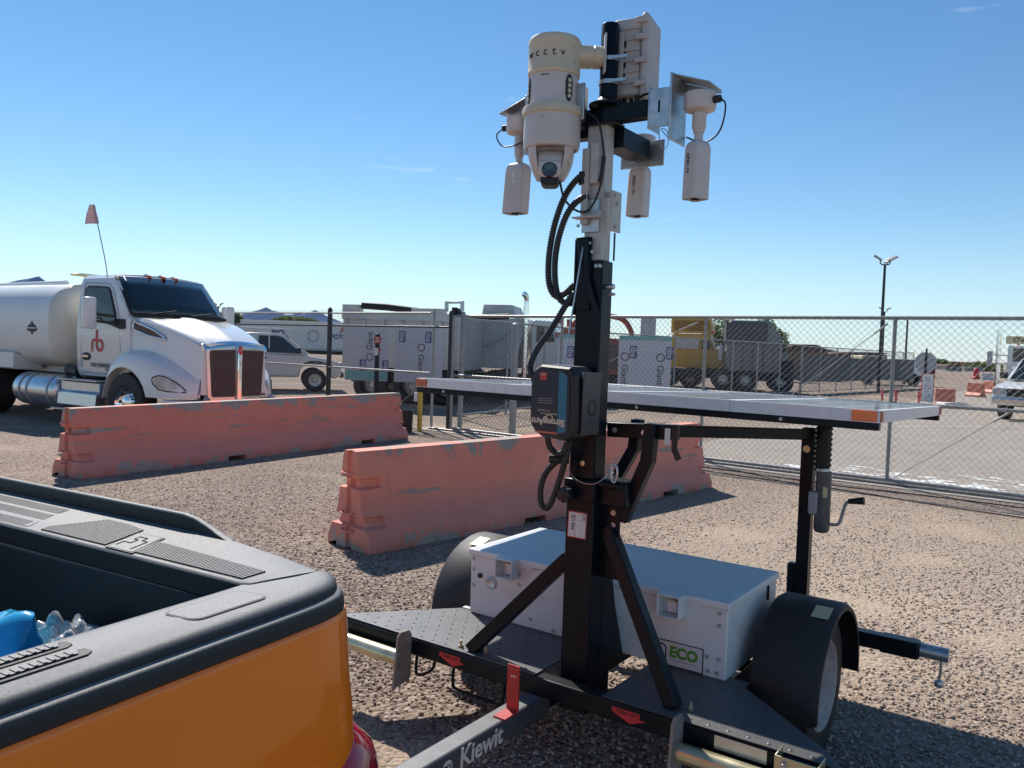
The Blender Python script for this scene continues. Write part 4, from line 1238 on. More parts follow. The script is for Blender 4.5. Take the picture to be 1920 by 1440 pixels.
m = MB(); m.box(Ls + .0005, Ls + .006, .0, .03, .004, .046); m.build('reflector', M['amberold'], SA)
m = MB(); m.box(Ls + .0005, Ls + .004, Ws - .05, Ws - .005, .004, .046); m.build('reflector', M['redink'], SA)

# ---------------- mast head
m = MB(); m.lathe([(.036, 2.60), (.036, 2.985), (.033, 2.99), (.031, 2.985), (.031, 2.9), (0, 2.9)], c=(.842, -.285, 0), n=28); m.build('head_pole', K, tr, smooth=40)
m = MB(); m.box(.80, 1.055, -.315, -.255, 2.60, 2.665); m.build('cross_arm', K, tr, bevel=.004)
m = MB(); m.box(.55, .80, -.315, -.255, 2.55, 2.66); m.build('cross_arm', K, tr, bevel=.004)
m = MB(); m.box(.80, .895, -.24, .0, 2.515, 2.595); m.box(.76, .90, -.345, -.24, 2.59, 2.60); m.build('rear_arm', K, tr, bevel=.004)
m = MB(); m.box(.742, .760, -.40, -.30, 2.58, 2.75); m.box(.76, .80, -.40, -.39, 2.60, 2.74); m.build('channel_bracket', M['galv'], tr, bevel=.002)
m = MB(); m.lathe([(.075, 2.666), (.075, 2.676), (.045, 2.69), (.037, 2.70)], c=(.842, -.285, 0), n=24); m.build('base_flange', K, tr, smooth=40)
for (y, z) in ((-.30, 2.85), (-.30, 2.76)):
    m = MB(); m.lathe([(.037, z - .008), (.040, z - .008), (.040, z + .008), (.037, z + .008)], c=(.842, -.285, 0), n=24); m.bar((.87, -.31, z), (.93, -.30, z), .012, .012); m.build('pole_clamp', M['galv'], tr)
# cables at the head
for pts, r_ in (([(.745, -.39, 2.80), (.77, -.37, 2.66), (.84, -.36, 2.60), (.862, -.345, 2.50), (.868, -.345, 2.42), (.852, -.345, 2.33), (.82, -.36, 2.255), (.77, -.37, 2.25), (.715, -.38, 2.30), (.70, -.40, 2.38)], .0045),
                ([(.868, -.345, 2.46), (.862, -.345, 2.40), (.855, -.345, 2.36)], .009),
                ([(.90, -.17, 2.75), (.905, -.22, 2.69), (.93, -.24, 2.66), (.97, -.25, 2.70), (1.03, -.27, 2.70)], .005),
                ([(.93, -.15, 2.76), (.92, -.20, 2.70), (.88, -.22, 2.67)], .004), ([(.95, -.14, 2.77), (.95, -.2, 2.70), (.90, -.24, 2.67)], .004), ([(.87, -.19, 2.75), (.87, -.22, 2.70), (.86, -.24, 2.67)], .004)):
    m = MB(); m.tube(curve(pts, .01), r_, 8); m.build('cable', M['blackplastic'], tr, smooth=60)
m = MB(); m.tube(curve([(1.08, -.31, 2.53), (1.10, -.315, 2.47), (1.125, -.32, 2.48), (1.12, -.32, 2.53), (1.09, -.31, 2.545), (1.13, -.32, 2.50)], .008), .0018, 6); m.build('tie_wire', M['galv'], tr)
# ================================================================== CAMERAS ON THE MAST
# dome camera
pc = TW(.670, -.42, 0)
ptz = thing('dome_camera', 'large white and cream dome camera hanging in front of the mast pole', 'camera', (pc.x, pc.y, 2.338), TA)
ptz.scale = (1, 1, .955)
z0 = 2.36
m = MB(); m.lathe([(.0, .610), (.075, .612), (.098, .604), (.1045, .592), (.1045, .575), (.103, .572), (.103, .468), (.1045, .465), (.101, .452), (.095, .45)], n=48); top = m.build('top_collar', M['cream'], ptz, smooth=35)
m = MB(); m.lathe([(.0965, .451), (.0965, .325), (.0, .325)], n=48); bd = m.build('body', M['camwhite'], ptz, smooth=35)
m = MB(); m.lathe([(.098, .3245), (.117, .322), (.120, .314), (.120, .292), (.113, .288), (.113, .284)], n=48); m.build('ring', M['cream'], ptz, smooth=35)
m = MB(); m.lathe([(.1125, .286), (.113, .20), (.112, .17), (.108, .158), (.098, .155), (.09, .17), (0, .17)], n=48); m.build('bell', M['camwhite'], ptz, smooth=35)
ca, sa = math.cos(R(30)), math.sin(R(30))
def rot(x, y): return (x * ca - y * sa, x * sa + y * ca)
for sx in (-1, 1):     # side cheeks of the yoke
    m = MB(); secs = []
    for x in (.056, .075, .09):
        ring = []
        for k in range(15):
            t = k / 14
            z = .156 - .125 * t
            w = math.sqrt(max(0.0, .101 ** 2 - x * x)) * (1 - .62 * t ** 1.7)
            ring.append((x, -w, z))
        for k in range(14, -1, -1):
            t = k / 14
            z = .156 - .125 * t
            w = math.sqrt(max(0.0, .101 ** 2 - x * x)) * (1 - .62 * t ** 1.7)
            ring.append((x, w, z))
        secs.append([(sx * p[0] * (1 - .40 * ((.156 - p[2]) / .125) ** 2), p[1], p[2]) for p in ring])
    secs = [[(*rot(p[0], p[1]), p[2]) for p in q] for q in secs]
    m.loft(secs); m.build('yoke_cheek', M['camwhite'], ptz, bevel=.006, smooth=40)
m = MB(); m.lathe([(.05, -.052), (.058, -.045), (.062, 0), (.058, .045), (.05, .052)], axis='x', n=36, c=(0, 0, .098)); blk = m.build('tilt_block', M['camwhite'], ptz, smooth=35); blk.rotation_euler = (0, 0, R(30))
m = MB(); m.prism([(-.044, .10), (.044, .10), (.044, .05), (.03, .03), (-.03, .03), (-.044, .05)], -.075, -.03, 'y'); m2 = m.build('camera_face', M['camwhite'], ptz, bevel=.01); m2.rotation_euler = (0, 0, R(30))
lx, ly = rot(0, -.076)
m = MB(); m.lathe([(.030, -.072), (.030, -.079), (.026, -.081), (.025, -.0785), (0, -.0775)], axis='y', n=32, c=(0, 0, .06)); l1 = m.build('lens', M['lens'], ptz, smooth=35); l1.rotation_euler = (0, 0, R(30))
m = MB(); m.prism([(-.038, .032), (.038, .032), (.034, .008), (.02, .0), (-.02, .0), (-.034, .008)], -.072, .02, 'y'); w1 = m.build('wiper_housing', M['blackplastic'], ptz, bevel=.006); w1.rotation_euler = (0, 0, R(30))
for a, nm in ((-19, 1), (-134, 2)):
    a = R(a); d = Vector((math.cos(a), math.sin(a), 0)); t = Vector((-d.y, d.x, 0))
    m = MB(); ring = []
    for k in range(24):
        an = 2 * math.pi * k / 24
        ring.append((.016 * math.cos(an), .040 * math.sin(an) + (.014 if math.sin(an) >= 0 else -.014)))
    secs = [[tuple(d * r_ + t * (x * s) + Vector((0, 0, .390 + z * s))) for x, z in ring] for r_, s in ((.092, 1), (.0995, 1), (.1005, .92))]
    m.loft(secs); lp = m.build('infrared_window', M['blackplastic'], ptz, smooth=40)
    for q in range(4):
        c = d * .1006 + Vector((0, 0, .357 + q * .021))
        m = MB(); m.cyl(c, c + d * .0015, .0085, n=14); m.build('led', M['tan'], lp)
# curved lettering
xs = [-62, -50.5, -40, -30, -19]
for ch, a in zip('wcctv', [-118, -97, -77, -58.5, -39]):
    ar = R(a); d = Vector((math.cos(ar), math.sin(ar), 0)); t = Vector((-d.y, d.x, 0))
    text('lettering', ch, .046, M['ink'], top, d * .1042 + Vector((0, 0, .512)), t, (0, 0, 1), off=-.0002, ay='BOTTOM_BASELINE', ext=.0006)
text('lettering', 'RMA-704', .0085, M['ink'], bd, Vector((math.cos(R(-78)), math.sin(R(-78)), 0)) * .0972 + Vector((0, 0, .437)), (-math.sin(R(-78)), math.cos(R(-78)), 0), (0, 0, 1))
for a, z in ((-8, .555), (-8, .495), (-16, .135), (-8, .09), (-78, .265), (-50, .185)):
    d = Vector((math.cos(R(a)), math.sin(R(a)), 0)); rr = .1035 if z > .4 else (.1135 if z > .15 else .094)
    m = MB(); m.cyl(d * rr + Vector((0, 0, z)), d * (rr + .003) + Vector((0, 0, z)), .004, n=10); m.build('screw', M['galv'], ptz)
# arm to the pole
ax = Vector((.842 - .670, -.285 + .42, 0)); ax.normalize()
def A(t, s, z): return ax * t + Vector((-ax.y, ax.x, 0)) * s + Vector((0, 0, z))
m = MB(); m.loft([[tuple(A(t, .052 * w * math.cos(2 * math.pi * k / 20), .545 + .046 * w * math.sin(2 * math.pi * k / 20))) for k in range(20)] for t, w in ((.08, 1), (.145, .98), (.150, .90), (.152, .90), (.156, .98), (.19, .95))]); m.build('mount_arm', M['cream'], ptz, smooth=40)
m = MB(); m.hexa([A(.19, -.055, .47), A(.198, -.055, .47), A(.198, .055, .47), A(.19, .055, .47), A(.19, -.055, .63), A(.198, -.055, .63), A(.198, .055, .63), A(.19, .055, .63)]); m.build('mount_plate', M['camwhite'], ptz, bevel=.006)

# bullet cameras, hanging with their noses down
def bullet(label, u_, v_, ztop, h, w, dpt, rz, tilt, code, jz, base_dir, jr=.026):
    p = TW(u_, v_, 0)
    r = thing('bullet_camera', label, 'camera', (p.x, p.y, ztop), TA + R(rz), 'white bullet cameras on the mast head')
    ct, stn = math.cos(tilt), math.sin(tilt)
    def T(x, y, z): return (x * ct - z * stn * 0 + z * stn, y, z)
    hw, hd = w / 2, dpt / 2
    m = MB()
    secs = []
    for z, s in ((-.0, .55), (-.006, .78), (-.018, .94), (-.034, 1.0), (-.66 * h, 1.02), (-.662 * h, 1.0), (-.665 * h, 1.02), (-h, 1.03)):
        a, b = hw * s, hd * s; c = .2 * min(a, b)
        secs.append([T(x, y, z) for x, y in ((-a + c, -b), (a - c, -b), (a, -b + c), (a, b - c), (a - c, b), (-a + c, b), (-a, b - c), (-a, -b + c))])
    m.loft(secs); bdy = m.build('body', M['camwhite'], r, bevel=.004, smooth=40)
    m = MB(); e = -h - .002
    m.box(-hw * .8 - stn * h, hw * .8 - stn * h, -hd * .8, hd * .8, e, e + .003); wdw = m.build('front_window', M['glassdark'], r)
    m = MB(); m.lathe([(.016, -h - .0005), (.017, -h - .006), (.012, -h - .006), (0, -h - .004)], c=(-stn * h, 0, 0), n=18); m.build('lens', M['lens'], r, smooth=40)
    m = MB(); m.lathe([(.016, 0), (.016, .028), (.021, .03), (.021, .04)], n=18); m.build('swivel', M['camwhite'], r, smooth=40)
    m = MB(); m.lathe([(.020, .038), (jr, .048), (jr, jz - .03), (.028, jz - .028)], n=24); m.build('stem', M['camwhite'], r, smooth=40)
    m = MB(); m.lathe([(.028, jz - .03), (.056, jz - .022), (.060, jz - .012), (.060, jz + .038), (.056, jz + .042), (0, jz + .042)], n=32); m.build('junction_base', M['camwhite'], r, smooth=40)
    if code: text('lettering', code, .020, M['ink'], bdy, (-stn * .07 - w * .12, -hd * 1.02 - .0004, -.085), (0, 0, -1), (1, 0, 0))
    else:
        m = MB(); m.cyl((0.0, -hd - .0005, -.075), (0.0, -hd - .003, -.075), .006, n=12); m.build('plug_screw', M['galv'], bdy)
        m = MB(); m.loft([[(.0085 * math.cos(a), -hd * 1.01 - e_, -.065 + .0085 * math.sin(a) + (.018 if math.sin(a) > 0 else -.018)) for a in [2 * math.pi * k / 20 for k in range(20)]] for e_ in (.0, .0012)]); m.build('slot_badge', M['whitesticker'], bdy)
    # gland and looped lead
    d = Vector((math.cos(base_dir), math.sin(base_dir), 0))
    m = MB(); m.cyl(d * .058 + Vector((0, 0, jz + .008)), d * .084 + Vector((0, 0, jz + .008)), .014, n=14); m.build('cable_gland', M['blackplastic'], r, smooth=40)
    return r, d


b1, d1 = bullet('white bullet camera at the far right of the mast head, lettered APSD-19', 1.225, -.27, 2.492, .215, .068, .078, -24, 0.02, 'APSD-19.', .135, R(16))
m = MB(); m.tube(curve([d1 * .083 + Vector((0, 0, .143)), d1 * .105 + Vector((0, 0, .12)), d1 * .10 + Vector((0, 0, .06)), d1 * .05 + Vector((-.0, .03, .02)), Vector((-.03, .05, .01)), Vector((-.10, .03, .04))], .01), .0032, 8); m.build('lead', M['blackplastic'], b1, smooth=60)
b2, d2 = bullet('white bullet camera at the far left of the mast head, half behind the dome camera', .395, -.25, 2.498, .215, .098, .07, 0, 0.055, None, .150, R(188), .022)
m = MB(); m.tube(curve([d2 * .083 + Vector((0, 0, .158)), d2 * .115 + Vector((0, 0, .13)), d2 * .09 + Vector((0, 0, .085)), Vector((-.03, -.03, .07)), Vector((.03, -.04, .075)), Vector((.10, -.02, .11))], .01), .0032, 8); m.build('lead', M['blackplastic'], b2, smooth=60)
b3, d3 = bullet('smaller looking white bullet camera just right of the mast, lettered APSD-194', .823, .06, 2.505, .215, .082, .07, 0, 0.035, 'APSD-194', .085, R(100), .022)
# galvanised brackets for the cameras: parts of the trailer's head
def hood(x0, y0, z0, sx):
    m = MB()
    m.prism([(0, -.15), (sx * .008, -.15), (sx * .008, .095), (0, .095)], -.075, .065, 'y')
    m.prism([(sx * .008, .088), (sx * .15, .038), (sx * .15, .043), (sx * .008, .094)], -.062, .06, 'y')
    m.prism([(sx * .008, .087), (sx * .15, .037), (sx * .15, .030), (sx * .008, .045)], .055, .06, 'y')
    for v in range(len(m.v)): m.v[v] = (m.v[v][0] + x0, m.v[v][1] + y0, m.v[v][2] + z0)
    return m.build('camera_bracket', M['galv'], tr, bevel=.002)
hood(1.135, -.27, 2.645, 1)
hood(.475, -.25, 2.665, -1)
m = MB(); m.box(1.046, 1.052, -.34, -.24, 2.545, 2.70); m.box(1.052, 1.134, -.34, -.334, 2.545, 2.69); m.build('end_channel', M['galv'], tr, bevel=.002)
m = MB(); m.box(1.088, 1.096, -.3345, -.3405, 2.60, 2.645); m.build('slot', K, tr)
m = MB(); m.box(.48, .552, -.30, -.294, 2.55, 2.70); m.build('end_channel', M['galv'], tr, bevel=.002)
m = MB(); m.box(.745, .95, .021, .027, 2.49, 2.60); m.build('camera_bracket', M['galv'], tr, bevel=.004)
# radio enclosure
ep_ = TW(.885, -.17, 0)
en = thing('equipment_enclosure', 'ribbed off white plastic enclosure strapped behind the mast pole', 'enclosure', (ep_.x, ep_.y, 2.715), TA + R(10))
m = MB(); m.box(-.06, .055, -.075, .095, 0, .305); sh = m.build('shell', M['enclosure'], en, bevel=.012, seg=3)
m = MB(); m.box(.0555, .085, -.087, .107, -.012, .317); cv = m.build('cover', M['enclosure'], en, bevel=.014, seg=3)
for z in (.04, .13, .22, .285):
    m = MB(); m.box(.035, .089, -.098, -.0875, z - .012, z + .012); m.build('latch', M['enclosure'], en, bevel=.004)
for k in range(6):
    z = .05 + k * .042
    m = MB(); m.box(-.05, .05, -.081, -.0755, z - .003, z + .003); m.build('rib', M['enclosure'], sh)
for z in (.075, .12, .16, .20):
    m = MB(); m.box(-.02, -.005, -.080, -.0757, z - .012, z + .012); m.build('slot', K, sh)
m = MB(); m.box(-.06, -.012, -.09, -.0757, .05, .25); m.build('mounting_plate', M['enclosure'], sh, bevel=.003)
for k in range(4):
    m = MB(); x = -.04 + k * .025; m.cyl((x, -.03, -.03), (x, -.03, -.0005), .008, n=10); m.build('cable_gland', M['blackplastic'], en, smooth=40)
m = MB(); m.cyl((.045, -.06, -.06), (.045, -.06, -.0005), .013, n=12); m.build('antenna_stub', M['blackplastic'], en, smooth=40)
# ================================================================== ORANGE PICKUP IN THE FOREGROUND (rear corner of its bed)
pk = thing('pickup_truck', 'orange pickup truck, its open bed and tailgate corner in the foreground', 'pickup truck', (-.41, 1.775, 0), R(60))
BP_, BL = M['bedplastic'], M['bedliner']


def eo(x):      # the plan outline rounds off at the rear corner
    pts = [(-9, 0), (-.24, 0), (-.13, .002), (-.085, .008), (-.05, .018), (-.02, .036), (.0, .060), (.012, .09), (.02, .13)]
    for (a, fa), (b, fb) in zip(pts, pts[1:]):
        if a <= x <= b: return fa + (fb - fa) * (x - a) / (b - a)
    return .16


XS = [-2.6, -1.9, -1.3, -.9, -.6, -.4, -.3, -.24, -.195, -.172, -.168, -.15, -.12, -.09, -.07, -.05, -.03, -.015, -.004, .001]
capP = [(.052, 1.135), (.052, 1.190), (.047, 1.1965), (.03, 1.199), (-.03, 1.2015), (-.080, 1.199), (-.094, 1.1945), (-.104, 1.185), (-.1075, 1.174), (-.1085, 1.166), (-.1195, 1.1625), (-.1245, 1.157), (-.128, 1.140), (-.130, 1.118), (-.127, 1.112), (-.10, 1.110), (-.05, 1.112)]
capP = [(y, z if z > 1.1944 else 1.1945 - (1.1945 - z) * .68) for y, z in capP]
m = MB(); secs = []
for x in XS:
    d = eo(x)
    ym = .052 if x < -.17 else .029 - .052 * (x + .17) / .17
    secs.append([(x, min(y + d, ym), z - max(0, d - .05) * .06) for y, z in capP])
m.loft(secs); rc = m.build('bed_rail_cap', BP_, pk, smooth=38)
# cover lid with a gap round it
def rrect(cx, cy, hx, hy, r, n=6, sk=0.0):
    o_ = []
    for (sx, sy, a0) in ((1, 1, 0), (-1, 1, 90), (-1, -1, 180), (1, -1, 270)):
        for k in range(n + 1):
            a = R(a0 + 90 * k / n)
            y = cy + sy * (hy - r) + r * math.sin(a)
            o_.append((cx + sx * (hx - r) + r * math.cos(a) + sk * (y - cy), y))
    return o_
m = MB(); m.prism(rrect(-.297, -.026, .088, .041, .022, sk=-.12), 1.195, 1.2019, 'z'); gp_ = m.build('cover_gap', BL, pk)
m = MB(); m.prism(rrect(-.297, -.026, .0845, .0375, .019, sk=-.12), 1.195, 1.2026, 'z'); m.build('stake_pocket_cover', BP_, pk, bevel=.0008)
for y0 in (-.010, -.062):     # grip slots
    m = MB(); m.prism([(-1.35, y0), (-.575, y0), (-.563, y0 + .008), (-.563, y0 + .026), (-.575, y0 + .032), (-1.35, y0 + .032)], 1.1995, 1.2028, 'z'); sl = m.build('grip_slot', BL, pk)
    m = MB(); m.prism([(-1.35, y0 + .009), (-.585, y0 + .009), (-.575, y0 + .029), (-1.35, y0 + .029)], 1.2029, 1.2055, 'z')
    ins = m.build('grip_insert', BP_, sl)
    m = MB()
    for k in range(56):
        x = -1.34 + k * .0135
        m.box(x, x + .006, y0 + .010, y0 + .028, 1.2056, 1.2068)
    m.build('grip_ribs', BP_, sl)
# orange bedside, rounded rear corner
oP = [(-.10, 1.1095), (-.122, 1.1085), (-.1255, 1.104), (-.1265, 1.099), (-.130, 1.08), (-.137, 1.0), (-.146, .92), (-.150, .84), (-.150, .76), (-.143, .68), (-.128, .60), (-.10, .55), (.02, .55)]
oP = [(y, z if z < 1.0 else 1.0 + (z - 1.0) * 1.25) for y, z in oP]
XO = [-2.6, -1.9, -1.3, -.9, -.6, -.4, -.3, -.24, -.195, -.15, -.12, -.09, -.07, -.05, -.03, -.015, 0, .008, .014, .022, .03]
m = MB(); secs = []
for x in XO:
    d = eo(x - .012)
    secs.append([(x + (.0 if z > 1.0 else (1.0 - z) * .06 * max(0, min(1, (x + .3) / .3))), min(y + d, .02) if y < 0 else y, z) for y, z in oP])
m.loft(secs); m.build('bedside_panel', M['orangepaint'], pk, smooth=40)
# tail lamp wrapping the corner
m = MB(); secs = []
for t in range(11):
    k = t / 10
    z = .872 - .38 * k
    f_ = min(1.0, .25 + (k * 3.2)) ** .5
    push = .016 + .050 * math.sin(math.pi * min(1, k * 1.25 + .06)) ** .8
    ring = []
    for a in range(19):
        an = R(-205 + 190 * a / 18)
        ring.append((-.075 + f_ * (.112 + push) * math.cos(an) * (1 if math.cos(an) > 0 else .62), -.055 + f_ * (.080 + push * .6) * math.sin(an), z + .03 * math.cos(an) * (1 - k)))
    ring.append((-.10, .02, z))
    secs.append(ring)
m.loft(secs); m.build('tail_lamp', M['tailred'], pk, smooth=50)
# inner bed walls and floor
m = MB(); m.box(-2.6, -.20, .0525, .075, .72, 1.134); m.box(-2.6, -.17, .0755, 1.52, .70, .72); m.build('bed_liner', BL, pk, bevel=.01)
m = MB(); m.box(-2.6, .0, 1.56, 1.74, .6, 1.11); m.build('bedside_panel', M['orangepaint'], pk, bevel=.03)
m = MB(); m.box(-2.6, .0, 1.53, 1.745, 1.1105, 1.20); m.build('bed_rail_cap', BP_, pk, bevel=.02)
# tailgate
def tgx(y):     # the gate's near end is cut on a slant, outer corner rounded
    return y
def tilt(y): return .028 * max(0.0, min(1.0, (y - .05) / .35))
def TZ(x, y): return 1.1975 + tilt(y) * max(0.0, min(1.0, (x + .155) / .17))
def slab(m, poly, h0, h1):
    n = len(poly)
    m.add([(x, y, TZ(x, y) + h0) for x, y in poly] + [(x, y, TZ(x, y) + h1) for x, y in poly],
          [tuple(range(n - 1, -1, -1)), tuple(range(n, 2 * n))] + [(i, (i + 1) % n, (i + 1) % n + n, i + n) for i in range(n)])
    return m
tgP = [(-.166, .043), (-.012, -.004), (-.002, .004), (.010, .05), (.018, .10), (.022, .3), (.022, 1.52), (-.166, 1.52)]
m = MB()
secs = []
for y, xa, xb in ((-.003, -.014, -.004), (.006, -.045, .0), (.02, -.09, .005), (.042, -.163, .010), (.07, -.166, .014), (.10, -.166, .018), (.2, -.166, .020), (.3, -.166, .022), (.4, -.166, .022), (.8, -.166, .022), (1.52, -.166, .022)):
    w_ = min(.010, (xb - xa) * .3)
    secs.append([(xa, y, 1.150), (xa, y, TZ(xa, y) - .006), (xa + w_ * .4, y, TZ(xa, y) - .0015), (xa + w_, y, TZ(xa + w_, y)), (xb - w_, y, TZ(xb - w_, y)), (xb - w_ * .3, y, TZ(xb, y) - .002), (xb, y, TZ(xb, y) - .007), (xb, y, 1.150)])
m.loft(secs); m.build('tailgate_cap', BP_, pk, smooth=40)
m = MB(); m.box(-.168, .012, .078, 1.52, .70, 1.1495); m.build('tailgate_inner', BL, pk, bevel=.012)
m = MB(); m.box(.0125, .045, .10, 1.52, .55, 1.149); m.build('tailgate_skin', M['orangepaint'], pk, bevel=.012)
m = MB(); secs = []
for k in range(22):
    y = .30 + (1.5 - .30) * (k / 21) ** 1.6
    h = .036 * max(0.0, min(1, ((y - .30) / .14)))
    zb_ = TZ(.004, y)
    secs.append([(.001, y, zb_ - .004), (.004, y, zb_ + h * .85), (.008, y, zb_ + h), (.018, y, zb_ + h * 1.02), (.024, y, zb_ + h * .9), (.028, y, zb_ + h * .3), (.028, y, 1.15)])
m.loft(secs); m.build('tailgate_spoiler', BP_, pk, smooth=50)
# ribbed field, logo plate and ruler slots on the gate top
m = MB()
def inside_field(x, y):
    return -.150 < x < -.030 and .06 < y < .80
for k in range(88):
    y = .075 + k * .0083
    if .425 < y < .535: 
        continue
    x1 = -.085 if y < .425 else -.035 - .05 * max(0, (.62 - y)) / .1 * .3
    x0 = -.150
    if y > .70: x1 = -.035 - (y - .70) * .9
    slab(m, [(x0, y), (x1, y), (x1, y + .0042), (x0, y + .0042)], -.001, .0036)
m.build('ribbed_grip', BP_, pk)
m = MB(); slab(m, [(-.158, .425), (-.062, .437), (-.066, .533), (-.158, .525)], -.001, .0026); lf = m.build('emblem_gap', BL, pk)
m = MB(); slab(m, [(-.154, .431), (-.068, .442), (-.071, .527), (-.154, .519)], .0011, .0038); lp_ = m.build('emblem_plate', BP_, pk)
# stylised clamp sign embossed on the plate
m = MB(); m.tube([(x, y, TZ(x, y) + .0045) for x, y in ((-.145, .45), (-.10, .45), (-.10, .47), (-.085, .47), (-.085, .50), (-.10, .50), (-.10, .485), (-.12, .485), (-.12, .51), (-.14, .51))], .0013, 6); m.build('clamp_symbol', BL, lp_)
for x0 in (-.15, -.10, -.055):
    m = MB(); slab(m, [(x0, .86 + (x0 + .15) * .3), (x0 + .032, .87 + (x0 + .15) * .3), (x0 + .032, 1.5), (x0, 1.5)], -.001, .0014); rs = m.build('ruler_strip', BP_, pk)
    m = MB()
    for k in range(70):
        y = .885 + k * .0085
        slab(m, [(x0 + .003, y), (x0 + .029, y), (x0 + .029, y + .0035), (x0 + .003, y + .0035)], .0014, .0024)
    m.build('ruler_ribs', BP_, rs)
# scratches and wear stay in the material; crumpled blue bag and clear film in the bed
def crumple(name, c, sx, sy, sz, seed, mt, label, n=60, freq=5.0, amp=.28):
    r_ = random.Random(seed)
    ph = [(r_.uniform(0, 6), r_.uniform(0, 6), r_.uniform(.5, 2.6)) for _ in range(14)]
    m = MB(); secs = []
    for i in range(n):
        th = math.pi * (i + .5) / n
        ring = []
        for j in range(n * 2):
            p = math.pi * j / n
            d = Vector((math.sin(th) * math.cos(p), math.sin(th) * math.sin(p), math.cos(th)))
            k = 1.0
            for q, (a, b, f) in enumerate(ph):
                k += amp * .5 / (.7 + f * f * .55) * (abs(math.sin(freq * f * (d.x * math.cos(a) + d.y * math.sin(a) + d.z * math.sin(b)) + b)) - .5)
            ring.append((c[0] + sx * d.x * k, c[1] + sy * d.y * k, max(.7215, c[2] + sz * d.z * k)))
        secs.append(ring)
    m.loft(secs)
    o_ = m.build(name, M[mt], None, smooth=55)
    return o_
w = Matrix.Translation((-.41, 1.775, 0)) @ Matrix.Rotation(R(60), 4, 'Z')
bb = crumple('plastic_bag', (-.54, .50, .885), .20, .24, .20, 5, 'bagblue', '', freq=5.5)
bb.matrix_world = w; tag(bb, 'crumpled shiny blue plastic bag lying in the pickup bed', 'plastic bag')
b_ = crumple('plastic_film', (-.285, .47, .885), .10, .17, .15, 9, 'film', '', freq=8, amp=.22)
b_.matrix_world = w; tag(b_, 'clear wrinkled plastic wrapping next to the blue bag', 'plastic wrap')
# ================================================================== WHITE WATER TRUCK
KO, KA = Vector((-4.86, 14.30, 0)), R(-31.4)
kw = thing('water_truck', 'white conventional water tank truck with chrome grille behind the long barrier', 'truck', KO, KA)
TWp = M['truckwhite']


def ztop(x):
    return 2.80 if x <= -2.12 else 2.80 - (x + 2.12) * (2.78 - 2.0) / .58 if x > -2.12 else 2.80


m = MB(); secs = []
for x, ins in ((-3.13, .10), (-3.11, .04), (-3.06, .0), (-2.5, .0), (-2.2, .0), (-2.12, .0), (-2.0, .0), (-1.85, .0), (-1.7, .0), (-1.58, .0), (-1.50, .02)):
    half = [(.985, .93), (1.03, 1.05), (1.045, 1.7), (1.03, 2.02), (.995, 2.35), (.965, 2.60), (.93, 2.70), (.83, 2.768), (.45, 2.795), (0, 2.805)]
    zt = ztop(x)
    pts = [(y - ins, min(z - ins * .5, zt + .02 * (1 - (y / 1.05) ** 2))) for y, z in half]
    ring = [(x, -y, z) for y, z in pts] + [(x, y, z) for y, z in pts[::-1][1:]]
    secs.append(ring)
m.loft(secs); m.build('cab', TWp, kw, smooth=32)
# windscreen
def sheet(name, mt, fn, nu, nv, parent, off=0.0):
    m = MB(); V = [[fn(i / nu, j / nv) for i in range(nu + 1)] for j in range(nv + 1)]
    vs = [p for r_ in V for p in r_]
    fs = [(j * (nu + 1) + i, j * (nu + 1) + i + 1, (j + 1) * (nu + 1) + i + 1, (j + 1) * (nu + 1) + i) for j in range(nv) for i in range(nu)]
    m.add(vs, fs)
    o_ = m.build(name, mt, parent, smooth=60)
    so = o_.modifiers.new('solid', 'SOLIDIFY'); so.thickness = .012; so.offset = -1
    return o_
def wsf(a, b, sc_=1.0, d=.0):
    s = (a * 2 - 1) * sc_; t = .5 + (b - .5) * sc_
    yb, yt = .99, .925
    y = s * (yb + (yt - yb) * t)
    x = (-1.49 - .07 * s * s) + (-.575 - .02 * s * s) * t
    z = 2.035 + .70 * t - .02 * s * s
    return (x + .045 + d, y, z + .03 + d * .8)
sheet('windscreen_seal', M['blackplastic'], lambda a, b: wsf(a, b, 1.0, 0), 14, 4, kw)
glassws = pm('tinted windscreen', (.012, .020, .022), .04, var=.1, coat=.5, rvar=.01)
sheet('windscreen', glassws, lambda a, b: wsf(a, b, .955, .012), 14, 4, kw)
for y0, y1 in ((-.75, -.12), (.10, .72)):
    m = MB(); a_, b_ = wsf((y0 / .99 + 1) / 2, -.03, 1, .03), wsf((y1 / .99 + 1) / 2, .10, 1, .03)
    m.tube([a_, b_], .012, 6); m.build('wiper', M['blackplastic'], kw)
m = MB(); m.tube([wsf(k / 10, -.04, .98, .02) for k in range(11)], .03, 6); m.build('cowl_seal', M['blackplastic'], kw)
